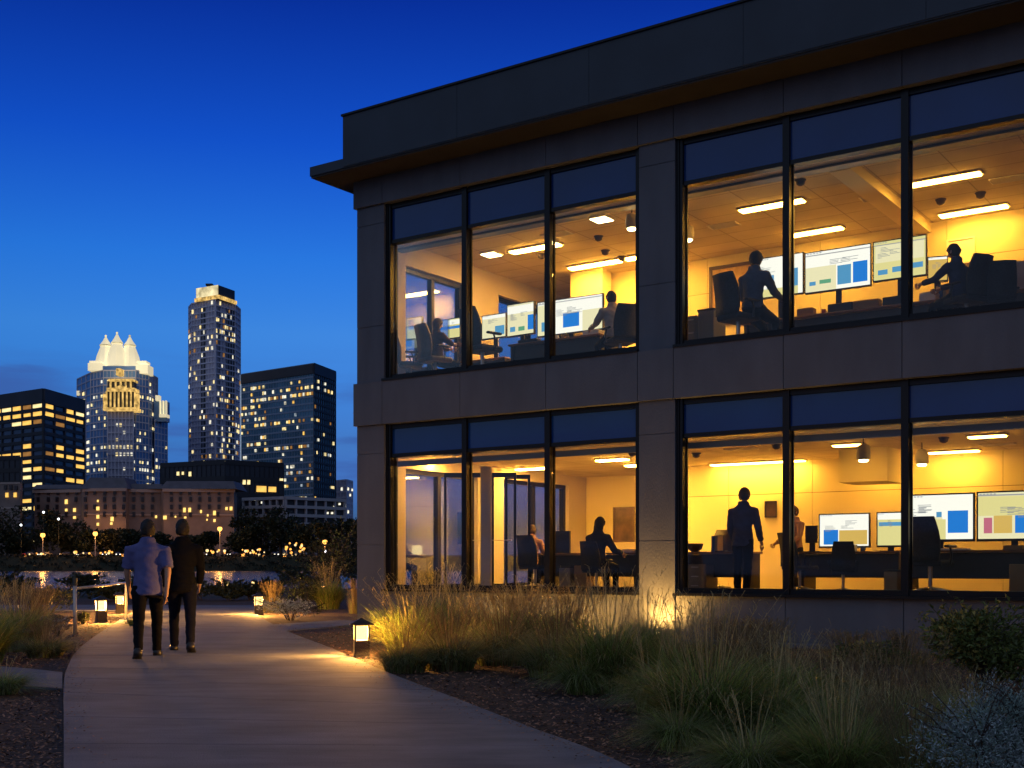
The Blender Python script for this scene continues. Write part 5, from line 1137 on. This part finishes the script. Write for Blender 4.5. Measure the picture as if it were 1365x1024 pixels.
# --- tall slab tower
T = Tower('residential_tower', 'tallest grey blue tower with a lit square crown', [(252,722),(256,712),(287,700),(313,715),(320,728)], 399, 2, wallm=grey_clad, cat='tower', depth=26)
T.grid([0,1,2,3], 46, {0:2,1:8,2:7,3:3}, band_blue, bandh=.22, mull=.12, out=.5)
for i, u0, u1 in ((1,.42,.62),(2,.12,.2),(2,.55,.95)): b = MB(); p, e, n, L = T.face(i); obox(b, p, e, n, L*u0, L*u1, .05, .42, T.z0, T.z1-3); T.put(b, 'balcony_recess', navy_clad)
T.scatter([0,1,2,3], 46, {0:3,1:12,2:11,3:4}, lambda i,u,v,k,j: .08+(.42 if i == 2 and .84 < v < .98 else 0)+(.20 if i >= 2 and v < .65 else 0)+(.10 if v < .4 else 0), [win_yel,win_white,win_dim], (4,3,2), 9, fw=.72, fh=.62)
cr = [cpt(262,708),cpt(291,699),cpt(313,714)]; T.body('crown_block', cr, T.z1, ztop(380,699), navy_clad, 14)
b = MB(); p, e, n, L = T.face(0, cr)
for k in range(5): z = T.z1+2.2+(ztop(380,699)-T.z1-2.2)*k/5; obox(b, p, e, n, 0, L, .05, .4, z+.12, z+(ztop(380,699)-T.z1-2.2)/5)
T.put(b, 'lit_crown_screen', pale_glow)
b = MB()
for i in (0,1): p, e, n, L = T.face(i, cr); obox(b, p, e, n, -.8, L+.8, .1, 1.0, T.z1+.1, T.z1+2.1)
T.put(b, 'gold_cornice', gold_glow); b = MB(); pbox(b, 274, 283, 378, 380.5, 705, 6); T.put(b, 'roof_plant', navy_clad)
b = MB(); pbox(b, 320.6, 321.7, 500, 628, 726, 1); T.put(b, 'light_strip', emat('edge_light_strip', (.55,.72,.95), .55, False)); T.done()
# --- big glass block
T = Tower('glass_block', 'wide dark glass high rise with sloping roofline and scattered lights', [(322,592),(418,560),(447,584)], 485, 1, wallm=teal_glass, depth=24)
T.grid([0], 30, 28, band_teal, bandh=.26, mull=.08, out=.2); T.grid([1], 30, 10, band_dark, bandh=.3, mull=.2, out=.4)
b = MB()
for i in (0,1): p, e, n, L = T.face(i); obox(b, p, e, n, 0, L, .02, .55, T.z1-4.5, T.z1+.02)
T.put(b, 'roof_band', navy_clad)
def gp(i,u,v,k,j):
    if k > 27: return .0
    if i == 1: return .09+.12*(k%5 == 1)
    return .09+(.32 if k in (26,25) and u > .3 else 0)+(.36 if k%4 == 1 and u > .25 else 0)+(.24 if u < .35 and v > .4 else 0)+(.24 if .3 < u < .75 and v < .5 else 0)
T.scatter([0,1], 30, {0:36,1:13}, gp, [win_yel,win_white,win_warm,win_dim,win_cool], (4,3,3,2,1), 12, fw=.75, fh=.48); T.done()
# --- lower blocks
T = Tower('low_block', 'low long dark block in front of the tallest tower', [(214,486),(300,470),(378,486)], 616, 1, wallm=navy_clad, depth=20)
T.grid([0,1], 6, {0:14,1:12}, band_dark, bandh=.3, mull=.12)
for x0, x1, y0, y1 in ((341,355,648,656),(357,368,649,656),(236,240,629,634),(243,246,629,633),(252,256,629,635),(323,327,640,646),(329,333,640,646),(372,377,638,641)):
    i = 0 if x1 < 300 else 1; p, e, n, L = T.face(i); xa = (x0+x1)/2; uu = (xa-CX)/F; u = (uu*p.y-p.x)/(e.x-uu*e.y); dd = p.y+e.y*u; T.win(p, e, n, u, ztop((y0+y1)/2,dd), (x1-x0)*dd/F, (y1-y0)*dd/F, win_warm if x1-x0 > 6 else win_yel)
T.done()
T = Tower('small_dark_block', 'small dark block in front of the left office block', [(-40,470),(27,462),(30,475)], 610, 1, wallm=navy_clad, depth=16)
T.grid([0], 8, 9, band_dark, bandh=.35, mull=.2); T.scatter([0], 8, 9, .12, [win_white,win_dim], (1,2), 21, fw=.4, fh=.4); T.done()
T = Tower('slender_block', 'slender grey block with white lights beside the office wall', [(443,640),(462,630),(470,642)], 640, 1, wallm=grey_clad, depth=14)
T.grid([0,1], 14, {0:5,1:3}, band_blue, bandh=.3, mull=.2); T.scatter([0,1], 14, {0:5,1:3}, lambda i,u,v,k,j: .5 if (i == 0 and .3 < u < .5) else .1, [win_white], (1,), 22, fw=.6, fh=.5); T.done()
T = Tower('pink_house', 'pale pink low building at the left edge below the dark blocks', [(-50,425),(27,420),(30,432)], 644, 1, wallm=pink_stone, depth=14)
for x, y in ((8,650),(15,650),(22,651),(10,660),(21,660)): p, e, n, L = T.face(0); uu = (x-CX)/F; u = (uu*p.y-p.x)/(e.x-uu*e.y); T.win(p, e, n, u, ztop(y,421), 1.1, 1.6, dark_win if y < 655 else win_warm)
T.grid([0], 3, 0, trim_stone, bandh=.08, mull=0, name='cornice'); T.done()
# --- the long pale hotel
T = Tower('grand_hotel', 'long pale stone hotel with dormered roofs and warm lights across the lake', [(46,437),(108,433),(112,428),(168,426),(172,431),(214,434),(218,429),(312,433),(316,446)], 652, 2, wallm=pink_stone, depth=18)
for x0, x1, d, yb, yt in ((110,170,428,652,636),(46,109,436,652,646),(171,216,433,652,645),(216,314,431,652,641)):
    b = MB(); zb_, zt_ = ztop(yb,d), ztop(yt,d); X0, X1 = (x0-CX)/F*d-.5, (x1-CX)/F*d+.5; s_ = (zt_-zb_)*.55
    b.loft([[(X0,d-1.2,zb_),(X1,d-1.2,zb_),(X1,d+17,zb_),(X0,d+17,zb_)],[(X0+s_,d+s_,zt_),(X1-s_,d+s_,zt_),(X1-s_,d+16-s_,zt_),(X0+s_,d+16-s_,zt_)]])
    T.put(b, 'mansard_roof', slate)
b = MB()
for i in (0,2,4,6): p, e, n, L = T.face(i); obox(b, p, e, n, -.3, L+.3, .02, .8, T.z1-.9, T.z1+.2); obox(b, p, e, n, 0, L, .02, .35, T.z1-9.2, T.z1-8.7)
T.put(b, 'cornice', trim_stone)
def onface(T, x):
    for i in range(len(T.P)-1):
        p, e, n, L = T.face(i); uu = (x-CX)/F; u = (uu*p.y-p.x)/(e.x-uu*e.y)
        if 0 <= u <= L and e.x > .5: return p, e, n, u, p.y+e.y*u
    return None
lit = [(89,669,3.8,6),(89,680,3,3.5),(100,680,3.6,5),(100,690,3.6,3.5),(131,678,4,5),(131,689,3.6,5),(131,699,3,4),(150,692,4,6),(149,698,3,3.5),(208,689,2.6,3.5),(220,690,4.5,5),(246,680,3.4,6),(253,680,3.4,6),(247,690,3,2.6),(268,682,2.4,4),(277,687,2,3),(286,684,3.6,6),(286,694,3,4),(302,678,3,4),(308,678,3.6,5),(276,693,1.8,2.4),(234,689,2,2.4),(131,668,2,3)]
for x, y, w_, h_ in lit:
    r = onface(T, x)
    if r: p, e, n, u, dd = r; T.win(p, e, n, u, ztop(y,dd), w_*dd/F, h_*dd/F, win_hotel)
rr = random.Random(5)
for y in (656.5,666,676,686):
    for k in range(21):
        x = 52+k*12.6+rr.uniform(-.8,.8)
        if any(abs(x-a[0]) < 4 and abs(y-a[1]) < 6 for a in lit) or (y > 672 and x > 296): continue
        r = onface(T, x)
        if r and T.left > 0: p, e, n, u, dd = r; T.win(p, e, n, u, ztop(y,dd), 1.0, 1.7, dark_win)
T.done()
for x, y in ((92,694),(128,700),(152,704),(210,700),(250,700),(288,700),(306,694)):
    l = bpy.data.lights.new('hotel_lamp', 'POINT'); l.energy = 75; l.color = (1,.40,.09); l.shadow_soft_size = .3
    lo = link(bpy.data.objects.new('hotel_lamp', l)); lo.location = world_px(x, y, 421)
# --- parking garage
T = Tower('parking_garage', 'white open sided parking garage below the glass block', [(326,462),(380,452),(458,470)], 664, 1, wallm=navy_clad, depth=14)
b = MB()
for i in (0,1):
    p, e, n, L = T.face(i)
    for k, z in enumerate((T.z1+.6, T.z1-2.6, T.z1-5.8, T.z1-9.0)): obox(b, p, e, n, -.3, L+.3, .05, 1.2, z-1.15, z)
    for k in range(7): obox(b, p, e, n, L*k/6-.35, L*k/6+.35, .05, .95, T.z0, T.z1-.5)
T.put(b, 'parapet_slabs', garage)
for x, y in ((341,666),(350,670),(436,684),(442,684),(445,676),(452,672)): r = onface(T, x); p, e, n, u, dd = r; T.win(p, e, n, u, ztop(y,dd), .8, .8, win_white)
T.done()
# ---------------------------------------------------------------- trees across the lake
far_leaf = leafmat('far_foliage', (.022,.030,.014), .6, .15); far_leaf2 = leafmat('far_foliage_olive', (.040,.042,.018), .6, .15)
def far_tree(label, x, yt, wpx, d, seed, m, ybase=None):
    zb = ground_z(d); p = cpt(x, d); rr = random.Random(seed); H_ = ztop(yt,d)-zb; Wd = wpx*d/F
    o = tag(empty('broadleaf_tree', (p.x,p.y,zb), rr.uniform(0,6)), label, 'tree', 'trees across the lake')
    b = MB(); b.tube([(0,0,-1),(.1,.05,H_*.25),(-.1,.1,H_*.5),(.1,0,H_*.8)],[.45,.36,.26,.08],7); 
    for k in range(5): an = rr.uniform(0,6.28); b.tube([(0,0,H_*(.2+.08*k)),(math.cos(an)*Wd*.2,math.sin(an)*Wd*.2,H_*(.4+.07*k)),(math.cos(an)*Wd*.34,math.sin(an)*Wd*.34,H_*(.5+.08*k))],[.2,.12,.04],5)
    b.build('trunk', bark, o); b = MB()
    for k in range(14):
        an = rr.uniform(0,6.28); q_ = math.sqrt(rr.random())*.34; hh = H_*rr.uniform(.14,.84); rad = Wd*rr.uniform(.20,.31)
        leaf_blob(rr, 150, (math.cos(an)*q_*Wd, math.sin(an)*q_*Wd, hh), (rad,rad,min(rad*.85,H_-hh)), 1.15, b, 0, .4, 1.7, False)
    b.build('crown', m, o)
FT = [(-12,664,74,396,'large dark tree cut off by the left edge across the lake'),(28,670,60,402,'dark tree under the pale pink house across the lake'),(62,674,56,397,'tall dark tree behind the leftmost street lamp'),(92,690,44,400,'tree between the two left street lamps'),
      (118,700,40,394,'small tree left of the second street lamp'),(146,704,46,396,'orange lit tree right of the second street lamp'),(176,704,44,402,'tree directly behind the pale shirted walker'),(216,708,46,402,'tree between the heads of the two walkers'),(252,712,44,398,'low tree below the hotel right of the walkers'),
      (276,708,36,404,'tree left of the third street lamp'),(320,688,46,402,'tall tree at the right end of the hotel'),(345,674,56,408,'dark tree in front of the parking garage left end'),(374,672,58,404,'widest dark tree in front of the parking garage'),(404,684,54,400,'dark tree below the parking garage slabs'),
      (432,694,52,398,'orange tinged tree behind the fourth street lamp'),(460,686,48,404,'tree below the slender grey block'),(486,690,50,396,'dark tree half hidden by the office corner')]
for i, (x,y,w_,d,l) in enumerate(FT): far_tree(l, x, y, w_, d, 300+i, far_leaf2 if i in (5,14,3) else far_leaf)
rr = random.Random(77); b = MB()
for k in range(420):
    x = -60+k*1.39+rr.uniform(-2,2); d = rr.uniform(374.5,384); p = cpt(x, d); leaf_blob(rr, 26, (p.x,p.y,ground_z(d)+.15), (1.7,1.2,rr.uniform(.4,1.5)), .6, b, 0, .3, 1.6, False)
tag(b.build('shoreline_undergrowth', leafmat('undergrowth_foliage', (.010,.014,.007), .6, .1)), kind='stuff')
# ---------------------------------------------------------------- lamps and cars across the lake
lampglow = emat('street_lamp_glow', (1,.42,.08), 3.5, False); whiteglow = emat('white_lamp_glow', (.9,.95,1), 5, False); orangeglow = emat('terrace_lamp_glow', (1,.38,.07), 2.2, False); creamglow = emat('cream_lamp_glow', (1,.68,.3), 1.6, False)
def post_lamp(name, label, x, y, d, r, m, group, sample=True):
    zb = ground_z(d); p = cpt(x, d); zt_ = ztop(y, d); o = tag(empty(name, (p.x,p.y,zb)), label, 'street lamp' if name == 'street_lamp' else 'lamp', group)
    b = MB(); b.cyl((0,0,-.3),(0,0,zt_-zb-r),.13 if r > .4 else .06,.09 if r > .4 else .05,7); b.build('post', M['steel'] if r > .4 else M['post'], o)
    b = MB(); b.ball((0,0,zt_-zb), r, 10, 7); b.build('lamp_globe', m, o, True)
    if r > .4: b = MB(); b.lathe([(r*.9,zt_-zb+r*.75),(r*.3,zt_-zb+r*1.2)], 10); b.build('lamp_cap', M['post'], o)
for x, y, l in ((57,713.5,'leftmost orange street lamp across the lake'),(127,711.5,'bright orange street lamp left of the walkers'),(293,705,'tallest street lamp below the hotel right end'),(433,722.5,'orange street lamp nearest the office corner')): 
    post_lamp('street_lamp', l, x, y, 388, .78, lampglow, 'street lamps across the lake'); q_ = bpy.data.lights.new('street_lamp_bulb', 'POINT'); q_.energy = 420; q_.color = (1,.40,.08); q_.shadow_soft_size = .7
    lo = link(bpy.data.objects.new('street_lamp_bulb', q_)); lo.location = world_px(x, y, 387.2)
for x, y, l in ((58,683,'uppermost white lamp dot among the dark left trees'),(78,692,'white lamp dot right of the uppermost one among the left trees'),(28,700,'white lamp dot above and left of the leftmost street lamp'),(434,735,'white lamp dot under the orange lamp nearest the office')): post_lamp('white_lamp', l, x, y, 386, .34, whiteglow, 'white lamps across the lake')
rr = random.Random(9)
for i, (xa, xb, ya, yb, n_, l) in enumerate(((323,355,732,743,15,'small orange lamp in the cluster above the blue water'),(378,406,724,743,19,'small orange lamp in the cluster left of the office corner lamp'),(258,305,733,739,9,'small orange lamp in the row under the third street lamp'),(34,62,738,742,6,'small warm lamp in the row near the leftmost street lamp'),(98,168,735,741,14,'small warm lamp in the row left of the walkers'))):
    for k in range(n_): post_lamp('terrace_lamp', l, rr.uniform(xa,xb), rr.uniform(ya,yb), 384.5+rr.uniform(-1.5,1.5), rr.uniform(.22,.52), rr.choice([orangeglow,orangeglow,creamglow]), 'terrace lamp cluster '+['above the water','near the office corner','under the third street lamp','at far left','left of the walkers'][i])
def car_proto():
    o = empty('parked_car'); b = MB(); b.loft([[(-2.1,-.8,.35),(2.1,-.8,.35),(2.1,.8,.35),(-2.1,.8,.35)],[(-2.15,-.85,.7),(2.15,-.85,.65),(2.15,.85,.65),(-2.15,.85,.7)],[(-2.05,-.78,.95),(2.0,-.76,.82),(2.0,.76,.82),(-2.05,.78,.95)]]); b.build('body', mat('car_paint', (.05,.05,.06), .3, .4), o)
    b = MB(); b.loft([[(-1.5,-.74,.93),(1.0,-.74,.88),(1.0,.74,.88),(-1.5,.74,.93)],[(-1.05,-.6,1.42),(.35,-.6,1.42),(.35,.6,1.42),(-1.05,.6,1.42)]]); b.build('cabin', dark_glass, o)
    for sx in (-1.3,1.3):
        for sy in (-.8,.8): b = MB(); b.cyl((sx,sy-.1,.32),(sx,sy+.1,.32),.32,n=12); b.build('wheel', M['black'], o)
    for sy in (-.6,.6): b = MB(); b.ball((2.12,sy,.66),(.08,.2,.13),8,6); b.build('headlight', emat('headlight', (1,.9,.7), 5, False), o); b = MB(); b.ball((-2.12,sy,.72),(.06,.2,.11),8,6); b.build('taillight', emat('taillight', (1,.06,.03), 3.5, False), o)
    return o
CPr = car_proto()
for i, (x, a_, l) in enumerate(((40,.9,'dark car under the leftmost street lamp across the lake'),(60,-2.2,'dark car right of the leftmost street lamp with red tail lights'),(88,-2.0,'dark car midway between the two left street lamps'),(112,-2.3,'dark car with red tail lights left of the second street lamp'),(136,-.9,'dark car facing the lake right of the second street lamp'),(157,-1.2,'dark car facing the lake beside the pale shirted walker'),(270,-1.0,'dark car right of the black jacketed walker across the lake'),(312,-2.2,'dark car between the third street lamp and the orange cluster'),(366,-1.1,'dark car between the two orange lamp clusters'))):
    o = CPr if i == 0 else copy_tree(CPr); p = cpt(x, 386.5); o.location = (p.x,p.y,ground_z(386.5)+.02); o.rotation_euler = (0,0,a_); tag(o, l, 'car', 'cars parked across the lake')
